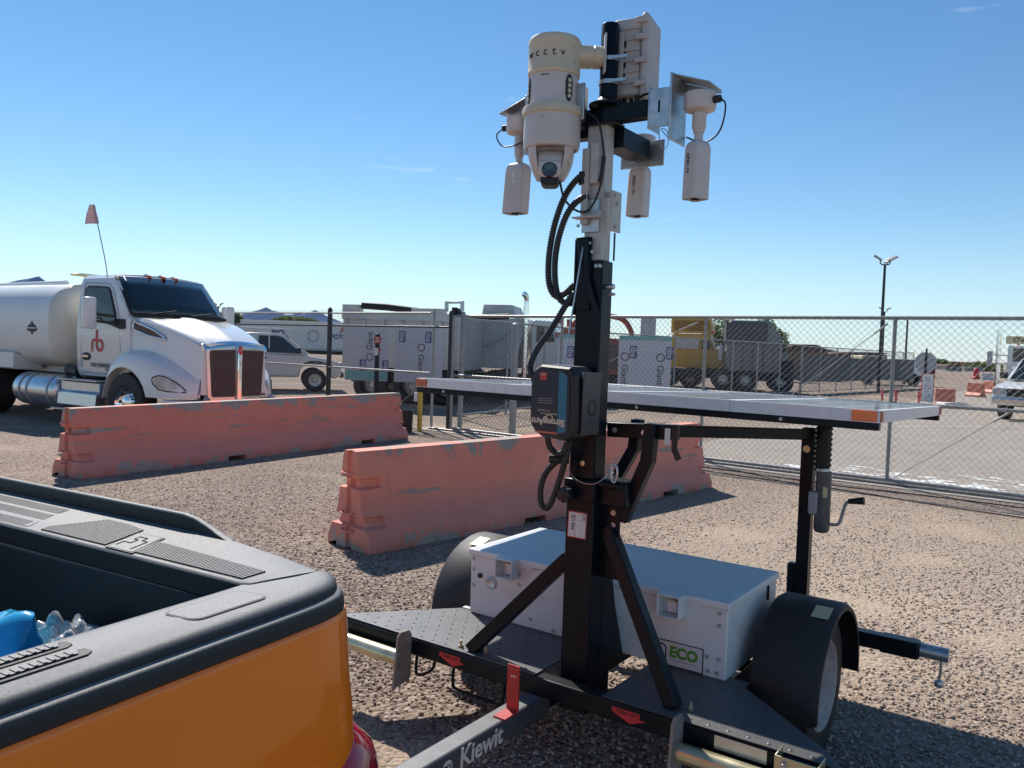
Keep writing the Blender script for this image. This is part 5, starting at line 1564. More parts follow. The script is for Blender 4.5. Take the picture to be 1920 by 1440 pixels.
# side glass and door lines on the near side
for sg in (-1, 1):
    yS = lambda z: sg * (1.05 if z < 2.02 else 1.05 - (z - 2.02) * .155 / .33 * .42)
    def P3(x, z, o_=0.0): return (x, sg * (np.interp(z, [.93, 1.05, 1.7, 2.02, 2.35, 2.60], [.985, 1.03, 1.045, 1.03, .995, .965]) + .006 + o_), z)
    poly = [(-2.86, 1.98), (-2.86, 2.50), (-2.80, 2.55), (-2.22, 2.53), (-2.14, 2.48), (-1.90, 2.05), (-1.88, 1.93), (-2.2, 1.90), (-2.3, 1.97)]
    m = MB(); m.add([P3(*p, .022) for p in poly], [tuple(range(len(poly)))]); m.build('side_glass', M['glassdark'], kw, fix=False)
    m = MB(); q = poly + [poly[0]]
    m.tube([P3(x, z, .012) for x, z in q], .018, 6); m.build('glass_seal', M['blackplastic'], kw)
    m = MB(); m.tube([P3(-2.93, 2.62), P3(-2.95, 1.98), P3(-2.93, 1.15), P3(-2.86, .99), P3(-1.95, .99)], .006, 5); m.tube([P3(-2.93, 2.62), P3(-2.2, 2.60), P3(-2.05, 2.5), P3(-1.78, 2.0), P3(-1.74, 1.38)], .006, 5); m.build('door_gap', M['signback'], kw)
    m = MB(); m.add([P3(-2.35, 1.99, .005), P3(-1.60, 1.965, .005), P3(-1.58, 1.80, .005), P3(-1.75, 1.79, .005), P3(-2.35, 1.93, .005)], [(0, 1, 2, 3, 4)]); m.build('black_belt', M['blackplastic'], kw, fix=False)
    m = MB(); c = P3(-2.76, 1.28, .002); m.lathe([(.10, 0), (.10, .012), (.085, .02), (0, .02)], axis='y', n=24)
    m.v = [(c[0] + v[0] * 1.25, c[1] + sg * v[1], c[2] + v[2] * .72) for v in m.v]; hd = m.build('door_handle', M['blackplastic'], kw, smooth=40)
    m = MB(); m.box(c[0] - .1, c[0] + .1, min(c[1] + sg * .021, c[1] + sg * .03), max(c[1] + sg * .021, c[1] + sg * .03), c[2] - .012, c[2] + .022); m.build('grip', M['chrome'], hd)
    # mirror
    mx_ = -2.09 if sg < 0 else -1.93
    m = MB(); m.box(mx_ - .07, mx_ + .07, min(sg * 1.29, sg * 1.53), max(sg * 1.29, sg * 1.53), 1.78, 2.33); m.build('mirror_shell', TWp, kw, bevel=.045, seg=3)
    m = MB(); m.box(mx_ - .078, mx_ - .0705, min(sg * 1.31, sg * 1.51), max(sg * 1.31, sg * 1.51), 1.81, 2.30); m.build('mirror_glass', M['glassdark'], kw)
    for z in (1.92, 2.04 if sg < 0 else 1.86):
        m = MB(); m.bar((mx_ + .2, sg * 1.04, z - .03), (mx_, sg * 1.30, z), .05, .05); m.build('mirror_arm', M['blackplastic'], kw)
# rb letters and number on the near door
yd = -1.056
m = MB()
def arc(c, r0, r1, a0, a1, n=16):
    vs = []
    for k in range(n + 1):
        a = R(a0 + (a1 - a0) * k / n)
        vs += [(c[0] + r0 * math.cos(a), yd, c[1] + r0 * math.sin(a)), (c[0] + r1 * math.cos(a), yd, c[1] + r1 * math.sin(a))]
    m.add(vs, [(2 * k, 2 * k + 1, 2 * k + 3, 2 * k + 2) for k in range(n)])
def rect(x0, x1, z0, z1): m.add([(x0, yd, z0), (x1, yd, z0), (x1, yd, z1), (x0, yd, z1)], [(0, 1, 2, 3)])
X0, Z0 = -2.60, 1.37
rect(X0, X0 + .045, Z0, Z0 + .15); arc((X0 + .085, Z0 + .15), .04, .085, 180, 90); rect(X0 + .085, X0 + .135, Z0 + .19, Z0 + .235)
arc((X0 + .255, Z0 + .12), .065, .115, -180, 90); rect(X0 + .14, X0 + .19, Z0 + .12, Z0 + .40); rect(X0 + .19, X0 + .255, Z0 + .185, Z0 + .235)
m.build('lettering', M['redink'], kw, fix=False)
text('lettering', 'VIN FJ454265', .105, M['ink'], kw, (-2.32, yd, 1.13), (1, 0, 0), (0, 0, 1), off=.002)
m = MB(); m.tube(curve([(-2.16, yd, 1.05), (-2.12, yd, 1.085), (-2.09, yd, 1.03), (-2.05, yd, 1.08), (-2.02, yd, 1.035), (-1.98, yd, 1.07), (-1.94, yd, 1.04), (-1.90, yd, 1.07)], .01), .006, 5); m.build('script_mark', M['ink'], kw)
# hood
m = MB(); secs = []
for x, ys, zs, yc, zc, zt in ((-1.56, .97, 1.97, 1.0, 1.35, 2.035), (-1.2, .92, 1.93, .97, 1.35, 2.015), (-.9, .87, 1.86, .92, 1.30, 1.965), (-.6, .81, 1.765, .86, 1.2, 1.885), (-.35, .75, 1.67, .80, 1.05, 1.79), (-.12, .69, 1.57, .74, .85, 1.685), (.0, .655, 1.50, .69, .72, 1.62)):
    h = [(yc, zc), (ys + (yc - ys) * .35, zs + (zc - zs) * .3), (ys, zs), (ys - .05, zs + .045), (ys * .62, zt - .035), (.14, zt - .005), (.09, zt + .018), (0, zt + .022)]
    secs.append([(x, -y, z) for y, z in h] + [(x, y, z) for y, z in h[::-1][1:]] + [(x, 0, zc - .02)])
m.loft(secs); m.build('hood', TWp, kw, smooth=38)
# fenders
for sg in (-1, 1):
    m = MB(); secs = []
    cxw, rw = -1.38, .63
    for x in np.linspace(-2.03, -.02, 28):
        t = (x + 2.03) / 2.01
        zt = np.interp(x, [-2.03, -1.95, -1.8, -1.6, -1.35, -1.0, -.7, -.45, -.2, -.02], [.62, 1.0, 1.22, 1.37, 1.44, 1.41, 1.32, 1.20, 1.05, .95])
        yo = np.interp(x, [-2.03, -1.6, -1.0, -.6, -.35, -.15, -.02], [1.20, 1.23, 1.23, 1.19, 1.10, .97, .82])
        yi = np.interp(x, [-2.03, -1.0, -.02], [.98, .92, .70])
        dd = rw * rw - (x - cxw) ** 2
        zb = .52 + math.sqrt(dd) * .98 if dd > 0 else .66
        zb = min(max(zb, .62 if x < -1.4 else .66), zt - .05)
        r_ = .14 if x > -1.8 else .08
        ring = [(x, sg * yi, zt + .02 if x > -1.8 else zt), (x, sg * (yo - r_ * 1.6), zt), (x, sg * (yo - r_ * .6), zt - .03), (x, sg * (yo - .03), zt - .10 if zt - .1 > zb else (zt + zb) / 2), (x, sg * yo, max(zb + .012, zt - .22)), (x, sg * (yo + .0), zb), (x, sg * (yo - .06), zb + .01), (x, sg * yi, zb + .01)]
        secs.append(ring)
    m.loft(secs); m.build('fender', TWp, kw, smooth=45)
    # headlamp
    hl = [(-.62, .96), (-.60, 1.0), (-.50, 1.035), (-.38, 1.02), (-.22, .93), (-.10, .80), (-.10, .765), (-.35, .775), (-.50, .80), (-.60, .90)]
    fy = lambda x: np.interp(x, [-2.03, -1.6, -1.0, -.6, -.35, -.15, -.02], [1.20, 1.23, 1.23, 1.19, 1.10, .97, .82]) + .008
    m = MB(); m.add([(x, sg * fy(x), z) for x, z in hl], [tuple(range(len(hl)))]); m.add([(x + .008, sg * (fy(x) + .004), z) for x, z in [( -.36 + (a + .36) * .6, .89 + (b - .89) * .6) for a, b in hl]], [tuple(range(len(hl)))])
    m.build('headlamp', M['lamp'], kw, fix=False)
    m = MB(); m.tube([(x, sg * (fy(x) - .002), z) for x, z in hl + [hl[0]]], .010, 6); m.build('headlamp_rim', M['glassdark'], kw)
    # intake on the hood side
    q = [(-1.46, 1.88), (-1.42, 1.93), (-1.0, 1.80), (-.74, 1.67), (-.72, 1.63), (-1.1, 1.69), (-1.44, 1.79)]
    hy = lambda x: np.interp(x, [-1.56, -1.2, -.9, -.6], [1.0, .955, .905, .85])
    m = MB(); m.tube([(x, sg * hy(x), z) for x, z in q + [q[0]]], .022, 8); ik = m.build('intake_trim', M['chrome'], kw, smooth=60)
    m = MB(); m.add([(x, sg * (hy(x) + .004), z) for x, z in q], [tuple(range(len(q)))]); m.build('intake_screen', M['grille'], kw, fix=False)
    # wheel
    m = MB(); m.lathe([(.29, -.15), (.42, -.155), (.50, -.14), (.52, -.10), (.525, 0), (.52, .10), (.50, .14), (.42, .155), (.29, .15)], axis='y', n=48, c=(-1.38, sg * 1.04, .525)); m.build('tyre', M['rubber'], kw, smooth=35)
    m = MB(); m.lathe([(.30, sg * .13), (.285, sg * .145), (.27, sg * .11), (.20, sg * .06), (.14, sg * .05), (.12, sg * .12), (.06, sg * .15), (0, sg * .15)], axis='y', n=40, c=(-1.38, sg * 1.04, .525)); rm = m.build('rim', M['chrome'], kw, smooth=35)
    for k in range(10):
        a = 2 * math.pi * k / 10
        m = MB(); c = Vector((-1.38 + .225 * math.cos(a), sg * (1.04 + .09), .525 + .225 * math.sin(a))); m.cyl(c - Vector((0, sg * .03, 0)), c + Vector((0, sg * .002, 0)), .028, n=10); m.build('hand_hole', M['blackplastic'], rm)
# grille
def gy(z): return np.interp(z, [.64, 1.5, 1.62], [.57, .615, .61])
m = MB()
secs = []
for z in np.linspace(.62, 1.60, 14):
    w_ = gy(z)
    bow = 0
    secs.append([(-.05, -w_ - .02, z), (.02 + bow, -w_ - .005, z), (.055 + bow, -w_ + .06, z), (.085 + bow, 0, z), (.055 + bow, w_ - .06, z), (.02 + bow, w_ + .005, z), (-.05, w_ + .02, z)])
m.loft(secs); m.build('grille_surround', M['alu'], kw, smooth=40)
m = MB(); secs = []
for s in np.linspace(-1, 1, 15):
    y = s * .67; zc = 1.62 - .07 * s * s
    secs.append([(-.06, y, zc + .035), (.03 - .05 * s * s, y, zc + .025), (.095 - .06 * s * s, y, zc - .03), (.10 - .06 * s * s, y, zc - .075), (.05 - .05 * s * s, y, zc - .085), (-.06, y, zc - .06)])
m.loft(secs); m.build('grille_header', M['chrome'], kw, smooth=50)
for sg in (-1, 1):
    m = MB(); pts = []
    def gp(y, z):
        bow = 0
        return (.094 + bow - .03 * (abs(y) / .6), y, z)
    ply = [(sg * .065, .70), (sg * .085, .68), (sg * .505, .68), (sg * .53, .72), (sg * .578, 1.45), (sg * .555, 1.485), (sg * .09, 1.50), (sg * .068, 1.48)]
    m.add([gp(*p) for p in ply], [tuple(range(len(ply)))]); so = m.build('grille_screen', M['grille'], kw, fix=False)
    m = MB()
    for k in range(1, 12): 
        y = sg * (.07 + k * .0405); m.tube([(gp(y, .69)[0] + .004, y, .69), (gp(y, 1.08)[0] + .004, y * 1.02, 1.08), (gp(y, 1.48)[0] + .004, y * 1.045, 1.48)], .0025, 4, cap=False)
    for k in range(1, 20): z = .69 + k * .04; m.tube([(gp(sg * .07, z)[0] + .004, sg * .07, z), (gp(sg * .53, z)[0] + .004, sg * .53, z)], .0022, 4, cap=False)
    m.build('screen_wires', M['blackplastic'], so, fix=False)
m = MB(); m.box(.085, .135, -.048, .048, .62, 1.56); m.build('centre_bar', M['chrome'], kw, bevel=.02, seg=3)
m = MB(); m.lathe([(.001, .012), (.05, .012), (.062, .0)], axis='x', n=28)
m.v = [(v[0] + .135, v[1] * .85, v[2] * 1.25 + 1.49) for v in m.v]; em = m.build('emblem', M['redink'], kw, smooth=40)
m = MB(); m.tube([(.148, -.02, 1.52), (.148, .0, 1.46), (.148, .02, 1.52)], .006, 6); m.build('emblem_mark', M['chrome'], em)
m = MB(); m.box(.136, .142, -.022, .022, 1.27, 1.41); m.build('badge_bar', M['chrome'], kw, bevel=.004)
# bumper
m = MB(); secs = []
for s in np.linspace(-1, 1, 13):
    y = s * 1.15; xx = .06 - .35 * abs(s) ** 3
    secs.append([(xx - .12, y, .64), (xx + .02, y, .62), (xx + .05, y, .55), (xx + .05, y, .38), (xx, y, .32), (xx - .12, y, .33)])
m.loft(secs); m.build('bumper', TWp, kw, smooth=40)
for y in (-.62, .80):
    m = MB(); m.cyl((.0, y, .60), (.06, y, .655), .05, .06, n=14); m.build('tow_light', M['signback'], kw, smooth=40)
# roof marker lights, light bar, flag
for x, y in ((-2.30, -.80), (-2.14, -.28), (-2.12, 0), (-2.14, .28), (-2.30, .80)):
    m = MB(); m.lathe([(.001, .075), (.05, .065), (.07, .03), (.075, 0)], n=16, c=(0, 0, 0))
    m.v = [(x + v[0] * 1.5 + .03, y + v[1] * .75, 2.755 - .07 * (abs(y) / .8) ** 3 + v[2] * .8) for v in m.v]; ml_ = m.build('marker_lamp', M['amberlamp'], kw, smooth=50)
    m = MB(); m.cyl((x - .1, y, 2.76 - .07 * (abs(y) / .8) ** 3), (x, y, 2.78 - .07 * (abs(y) / .8) ** 3), .05, .055, n=12); m.build('lamp_base', M['chrome'], ml_, smooth=50)
m = MB(); m.tube(curve([(-2.40, -.86, 2.55), (-2.47, -.87, 2.95), (-2.62, -.9, 3.5), (-2.80, -.92, 4.05)], .05), .010, 6); m.build('whip_pole', M['signback'], kw, smooth=50)
m = MB(); V = []
for j in range(9):
    t = j / 8
    for i in range(7):
        s = i / 6
        wd = .05 + .22 * t
        V.append((-2.80 + .11 * t - s * wd * .55 + (.06 * s), -.92 - s * wd * .75 + .05 * math.sin(5 * s + 2 * t), 4.03 - .33 * t - .06 * s * t))
m.add(V, [(j * 7 + i, j * 7 + i + 1, (j + 1) * 7 + i + 1, (j + 1) * 7 + i) for j in range(8) for i in range(6)])
fl = m.build('flag', M['pink'], kw, smooth=60); so = fl.modifiers.new('solid', 'SOLIDIFY'); so.thickness = .004
# chassis, steps, fuel tank
m = MB(); m.box(-9.6, -.1, -.45, -.36, .62, .90); m.box(-9.6, -.1, .36, .45, .62, .90); m.build('chassis_rail', M['blackpaint'], kw)
fuel = M['chrome']
m = MB(); m.lathe([(.0, -4.88), (.24, -4.87), (.30, -4.82), (.315, -4.74), (.315, -3.52), (.30, -3.44), (.24, -3.40), (0, -3.39)], axis='x', n=40, c=(0, -.98, .60)); m.build('fuel_tank', M['alu'], kw, smooth=40)
for x in (-4.55, -4.30, -3.60):
    m = MB(); m.lathe([(.317, x - .03), (.323, x - .03), (.323, x + .03), (.317, x + .03)], axis='x', n=40, c=(0, -.98, .60)); m.build('tank_strap', M['signback'] if x > -4.4 else M['galvfence'], kw, smooth=40)
m = MB(); m.prism([(-1.22, .36), (-1.28, .40), (-1.26, .62), (-1.20, .66), (-1.20, .82), (-.75, .84), (-.75, .36)], -3.28, -2.10, 'x'); m.build('step_box', M['alu'], kw, bevel=.01)
m = MB(); m.box(-3.30, -2.08, -1.27, -1.0, .845, .865); m.box(-3.42, -2.9, -1.32, -1.0, .30, .33); m.build('step_tread', M['galv'], kw)
m = MB(); m.cyl((-3.55, -.9, 1.02), (-3.2, -.9, .98), .10, n=14); m.build('air_tank', M['darkpipe'], kw, smooth=40)
for x in (-6.3, -7.65):
    for sg in (-1, 1):
        m = MB(); m.lathe([(.29, -.28), (.45, -.29), (.52, -.22), (.525, 0), (.52, .22), (.45, .29), (.29, .28)], axis='y', n=36, c=(x, sg * .93, .525)); m.build('tyre', M['rubber'], kw, smooth=35)
# the tank
def rsec(x, s, dz=0):
    o_ = []
    for k in range(48):
        a = 2 * math.pi * k / 48
        c, s_ = math.cos(a), math.sin(a)
        e = .62
        o_.append((x, 1.17 * s * math.copysign(abs(c) ** e, c), 1.83 + .83 * s * math.copysign(abs(s_) ** e, s_)))
    return o_
m = MB(); m.loft([rsec(-3.52, .35), rsec(-3.54, .6), rsec(-3.58, .80), rsec(-3.66, .93), rsec(-3.72, .975), rsec(-3.76, 1.0), rsec(-3.80, 1.0)]); m.build('tank_head', pm('yellowed tank head', (.66, .63, .54), .35, var=.05, scale=1.5, coat=.3), kw, smooth=40)
m = MB(); m.loft([rsec(-3.801, 1.0), rsec(-10.2, 1.0), rsec(-10.3, .9)]); m.build('tank_shell', M['tankwhite'], kw, smooth=40)
m = MB(); m.prism([(-1.10, .95), (-1.17, .98), (-1.165, 1.28), (-.6, 1.05), (-.6, .95)], -9.8, -5.0, 'x'); m.build('spray_skirt', M['tankwhite'], kw)
m = MB(); m.box(-9.9, -3.62, -.5, .5, .905, 1.04); m.build('tank_saddle', M['tankwhite'], kw)
m = MB(); m.cyl((-7.6, -.2, 2.66), (-4.9, -.2, 2.69), .07, n=14); m.build('top_pipe', M['tankwhite'], kw, smooth=40)
m = MB(); m.box(-3.90, -3.82, -.42, -.34, 2.60, 2.80); m.build('lamp_bracket', M['tankwhite'], kw)
m = MB(); m.lathe([(.001, .05), (.14, .045), (.16, .02), (.16, 0)], n=20); m.v = [(-3.83 + v[0] * .8, -.38 + v[1] * 2.2, 2.80 + v[2]) for v in m.v]; m.build('beacon_bar', M['yellowsticker'], kw, smooth=40)
m = MB(); m.prism([(-4.52, 1.74), (-4.46, 1.70), (-4.40, 1.70), (-4.34, 1.64), (-4.28, 1.70), (-4.22, 1.70), (-4.16, 1.74), (-4.22, 1.82), (-4.28, 1.84), (-4.34, 1.90), (-4.40, 1.84), (-4.46, 1.82)], -1.176, -1.170, 'y'); dc = m.build('tank_decal', M['ink'], kw)
m = MB(); m.box(-4.50, -4.18, -1.179, -1.1765, 1.755, 1.775); m.build('decal_band', M['whiteink'], dc)
# ================================================================== BEHIND THE FENCE
def BG(px, py, Y):
    """a place at depth Y seen under a bearing and elevation measured in the photograph (focal length 1530)"""
    hor = 619.1 + .03404 * px
    dy = py - hor
    return Vector(((px - 960) * Y / 1530 - dy * .034 * Y / 1530, Y, 1.70 - dy * Y / 1530))


def lumps(n, c, rx, ry, rz, size, rnd, flat=.5):
    m = MB()
    for _ in range(n):
        while True:
            p = Vector((rnd.uniform(-1, 1), rnd.uniform(-1, 1), rnd.uniform(-1, 1)))
            if .35 < p.length < 1: break
        q = Vector((c[0] + p.x * rx, c[1] + p.y * ry, c[2] + p.z * rz))
        a = Vector((rnd.gauss(0, 1), rnd.gauss(0, 1), rnd.gauss(0, flat))).normalized() * size * rnd.uniform(.5, 1.2)
        b = a.cross(Vector((rnd.gauss(0, 1), rnd.gauss(0, 1), rnd.gauss(0, 1)))).normalized() * size * rnd.uniform(.25, .6)
        m.v += [tuple(q - a), tuple(q + b * .8), tuple(q + a), tuple(q - b * .8)]
        k = len(m.v) - 4
        m.f.append((k, k + 1, k + 2, k + 3))
    return m


def tree(x, y, h, clumps, label, seed, size=.16, dens=420):
    rnd = random.Random(seed)
    r = thing('tree', label, 'tree', (x, y, 0))
    m = MB(); m.tube([(0, 0, 0), (.08, 0, h * .25), (-.05, .05, h * .5), (.1, 0, h * .8)], .13, 8)
    for (cx, cy, cz, rx, rz) in clumps:
        m.tube([(0, 0, h * .35), (cx * .5, cy * .5, (cz + h * .35) * .5), (cx, cy, cz)], .05, 6)
    m.build('trunk', M['bark'], r, smooth=60)
    m = MB()
    for (cx, cy, cz, rx, rz) in clumps:
        k = lumps(int(dens * rx * rz), (cx, cy, cz), rx, rx, rz, size, rnd)
        m.add(k.v, k.f)
    m.build('crown', M['leaf'], r, fix=False)
    return r


def boxpart(r, name, mt, a, bevel=0.0):
    m = MB(); m.box(*a); return m.build(name, M[mt] if isinstance(mt, str) else mt, r, bevel=bevel)


def wheel(r, x, y, rad, w, rim='galv', ax='y'):
    m = MB(); m.lathe([(rad * .58, -w / 2), (rad * .9, -w / 2), (rad, -w * .35), (rad, w * .35), (rad * .9, w / 2), (rad * .58, w / 2)], axis='y', n=28, c=(x, y, rad)); m.build('tyre', M['rubber'], r, smooth=35)
    s = -1 if y < 0 else 1
    m = MB(); m.lathe([(rad * .6, s * w * .45), (rad * .52, s * w * .3), (rad * .25, s * w * .25), (rad * .2, s * w * .42), (0, s * w * .45)], axis='y', n=20, c=(x, y, rad)); m.build('rim', M[rim], r, smooth=35)


# -------- white pickup
def pickup(loc, rz, label, rack=False):
    r = thing('pickup', label, 'pickup truck', loc, rz)
    W_ = M['truckwhite']
    # body side profile (x forward)
    body = [(-2.7, .62), (-2.7, 1.22), (-.15, 1.22), (-.1, 1.24), (1.55, 1.20), (1.72, 1.165), (2.35, 1.08), (2.62, .98), (2.70, .80), (2.70, .55), (2.45, .45), (2.36, .50), (2.30, .78), (2.12, .93), (1.84, .97), (1.56, .93), (1.38, .78), (1.32, .48), (-1.10, .46), (-1.16, .78), (-1.34, .93), (-1.62, .97), (-1.90, .93), (-2.08, .78), (-2.14, .50), (-2.6, .52)]
    m = MB(); m.prism(body, -.96, .96, 'y'); m.build('body', W_, r, bevel=.05, seg=3)
    cab = [(-1.0, 1.225), (-.96, 1.82), (-.88, 1.90), (.62, 1.92), (.80, 1.87), (1.60, 1.27), (1.62, 1.225)]
    m = MB(); n = len(cab); m.loft([[(x, s * (.90 - .14 * max(0, z - 1.22) / .7), z) for x, z in cab] for s in (-1, -.0, 1)]); m.build('cab', W_, r, bevel=.03)
    yf = lambda z: .90 - .14 * max(0, z - 1.22) / .7 + .036
    for s in (-1, 1):
        for poly, nm in (([(.0, 1.28), (.02, 1.82), (.60, 1.83), (.76, 1.79), (1.36, 1.30), (1.30, 1.27)], 'door_glass'),):
            m = MB(); m.add([(x, s * yf(z), z) for x, z in poly], [tuple(range(len(poly)))]); m.build(nm, M['glassdark'], r, fix=False)
        m = MB(); m.box(.05, .27, min(s * .962, s * .985), max(s * .962, s * .985), 1.06, 1.13); m.build('door_handle', M['blackplastic'], r, bevel=.01)
        m = MB(); m.box(1.22, 1.36, min(s * .98, s * 1.20), max(s * .98, s * 1.20), 1.26, 1.46); m.build('mirror', M['blackplastic'], r, bevel=.03)
        m = MB(); m.tube([(-.06, s * .965, 1.22), (-.05, s * .965, .52), (1.28, s * .965, .52)], .006, 5); m.build('door_gap', M['signback'], r)
        m = MB(); m.box(-2.6, 1.3, min(s * .962, s * .975), max(s * .962, s * .975), .86, .89); m.build('side_moulding', W_, r)
        m = MB(); m.prism([(1.40, .86), (1.50, .965), (1.70, 1.03), (1.98, 1.03), (2.18, .965), (2.28, .86), (2.10, .95), (1.84, .99), (1.58, .95)], min(s * .962, s * .985), max(s * .962, s * .985), 'y'); m.build('arch_flare', M['blackplastic'], r)
    m = MB(); m.quad((1.66, -.80, 1.245), (1.66, .80, 1.245), (.86, .70, 1.88), (.86, -.70, 1.88)); m.build('windscreen', M['glassdark'], r, fix=False)
    for x in (1.84, -1.62):
        for y in (-.82, .82): wheel(r, x, y, .385, .27)
    boxpart(r, 'front_bumper', 'chrome', (2.66, 2.80, -.95, .95, .48, .68), .03)
    boxpart(r, 'grille', 'blackplastic', (2.705, 2.73, -.55, .55, .74, .98), .01)
    for y in (-.78, .78): boxpart(r, 'headlamp', 'lamp', (2.60, 2.72, y - .17, y + .17, .80, .99), .02)
    if rack:
        m = MB()
        for x in (-2.6, -1.05, .35):
            for y in (-.88, .88): m.bar((x, y, 1.2), (x, y, 2.10), .04, .04)
            m.bar((x, -.9, 2.10), (x, .9, 2.10), .04, .04)
        for y in (-.88, .88, .4, -.4): m.bar((-2.7, y, 2.14), (1.2, y, 2.10), .04, .04)
        m.build('ladder_rack', W_, r)
    return r


p = BG(552, 733, 27.6)
pickup((p.x - 1.2, 27.6, 0), R(17), 'older white pickup with a ladder rack seen through the left fence', True)
pickup((17.3, 26.0, 0), R(222), 'white pickup at the right edge of the picture, front towards the gate')

# -------- box trailers with print
def semi(loc, rz, L_, z0, z1, label, mt='tankwhite'):
    r = thing('box_trailer', label, 'trailer', loc, rz)
    boxpart(r, 'box', mt, (0, L_, 0, 2.5, z0, z1), .03)
    boxpart(r, 'lower_rail', 'dumpgrey', (0, L_, -.02, -.002, z0 - .02, z0 + .14))
    boxpart(r, 'top_rail', 'alu', (0, L_, -.02, -.002, z1 - .10, z1))
    for k in range(1, int(L_ / 1.2)):
        boxpart(r, 'seam', 'dumpgrey', (k * 1.2 - .01, k * 1.2 + .01, -.006, -.002, z0 + .15, z1 - .11))
    for x in (L_ * .80, L_ * .80 + 1.2, 1.2):
        for y in (.3, 2.2): wheel(r, x, y, .5, .3)
    boxpart(r, 'frame', 'blackpaint', (.2, L_ - .2, .6, 1.9, z0 - .3, z0 - .03))
    return r
p = BG(448, 640, 62)
s1 = semi((p.x, 62, 0), R(-6), 12.5, 1.0, 3.15, 'long white printed box trailer far behind the white pickup')
text('lettering', 'MO', .62, M['navyink'], s1, (3.0, -.03, 2.2), (1, 0, 0), (0, 0, 1), off=.02)
text('lettering', 'AL', .7, M['redink'], s1, (8.2, -.03, 2.55), (1, 0, 0), (0, 0, 1), off=.02)
text('lettering', 'POTENC', .46, M['navyink'], s1, (8.0, -.03, 2.05), (1, 0, 0), (0, 0, 1), off=.015)
text('lettering', '27', .46, M['redink'], s1, (8.5, -.03, 1.45), (1, 0, 0), (0, 0, 1), off=.015)
m = MB(); m.lathe([(.36, -.012), (.46, -.012), (.46, -.006), (.36, -.006)], axis='y', c=(5.75, -.02, 2.05), n=28); m.build('ring_logo', M['signback'], s1)

# -------- white dump trailer behind the left gate posts
p = BG(640, 640, 23.5)
dt = thing('dump_trailer', 'ribbed white dump trailer with a rolled black tarp behind the wrapped boards', 'trailer', (p.x, 23.5, 0), R(-10))
boxpart(dt, 'body', 'dumpgrey', (0, 3.6, 0, 2.4, 1.0, 2.45), .02)
boxpart(dt, 'top_rail', 'dumpgrey', (-.02, 3.62, -.06, -.002, 2.36, 2.58), .01)
for k in range(7): boxpart(dt, 'rib', 'dumpgrey', (.05 + k * .56, .14 + k * .56, -.10, -.002, 1.0, 2.355), .01)
boxpart(dt, 'corner_box', 'dumpgrey', (.0, .5, -.08, .3, 2.585, 2.78), .01); boxpart(dt, 'corner_box', 'dumpgrey', (2.05, 3.0, -.08, .3, 2.585, 2.72), .01)
m = MB(); m.tube([(.55, .05, 2.76), (1.3, .05, 2.73), (2.2, .08, 2.64)], .10, 12); m.build('tarp_roll', M['rubber'], dt, smooth=50)
boxpart(dt, 'frame', 'blackpaint', (.1, 3.5, .5, 1.9, .55, .99))
for x in (.8, 2.0, 3.0):
    for y in (.25, 2.1): wheel(dt, x, y, .5, .3)
# -------- white dump truck facing right
p = BG(826, 640, 25.5)
du = thing('dump_truck', 'white dump truck with a tall chrome exhaust stack facing right', 'truck', (p.x, 25.5, 0), R(-10))
m = MB(); m.prism([(0, 1.05), (0, 2.45), (2.55, 2.62), (2.62, 2.35), (2.3, 1.05)], 0, 2.3, 'y'); m.build('dump_body', M['dumpgrey'], du, bevel=.03)
m = MB(); m.prism([(.1, 2.30), (2.5, 2.50), (2.5, 2.60), (.1, 2.40)], -.03, -.002, 'y'); m.build('body_rail', M['dumpgrey'], du)
m = MB(); m.tube([(.0, -.05, 2.53), (1.2, -.05, 2.60), (2.1, -.02, 2.66)], .09, 10); m.build('tarp_roll', M['rubber'], du, smooth=50)
m = MB(); m.prism([(1.2, 2.70), (1.25, 3.02), (2.15, 3.02), (2.3, 2.66)], .2, 1.9, 'y'); m.build('cab_shield', M['dumpgrey'], du, bevel=.02)
m = MB(); m.bar((.55, -.06, 1.35), (1.9, -.06, 1.95), .06, .06); m.bar((1.9, -.06, 1.95), (2.5, -.06, 2.5), .05, .05); m.build('tarp_arm', M['galvfence'], du)
m = MB(); m.prism([(2.75, .9), (2.75, 2.5), (2.85, 2.58), (3.45, 2.55), (3.62, 1.95), (4.5, 1.75), (4.75, 1.55), (4.8, .9)], .2, 2.2, 'y'); m.build('cab', M['truckwhite'], du, bevel=.06, seg=3)
m = MB(); m.add([(2.95, .16, 1.9), (2.95, .16, 2.40), (3.38, .16, 2.38), (3.52, .16, 1.92)], [(0, 1, 2, 3)]); m.build('door_glass', M['glassdark'], du, fix=False)
m = MB(); m.tube(curve([(2.62, .05, .8), (2.62, .05, 2.9), (2.62, .05, 3.15), (2.60, .0, 3.30), (2.52, -.05, 3.36)], .05), .085, 14); m.build('exhaust_stack', M['chrome'], du, smooth=50)
boxpart(du, 'amber_light', 'amberlamp', (3.55, 3.70, .05, .18, 2.05, 2.22), .03)
boxpart(du, 'frame', 'blackpaint', (0, 4.7, .7, 1.6, .6, .88))
for x in (.6, 1.7, 4.1):
    for y in (.2, 2.1): wheel(du, x, y, .5, .3)
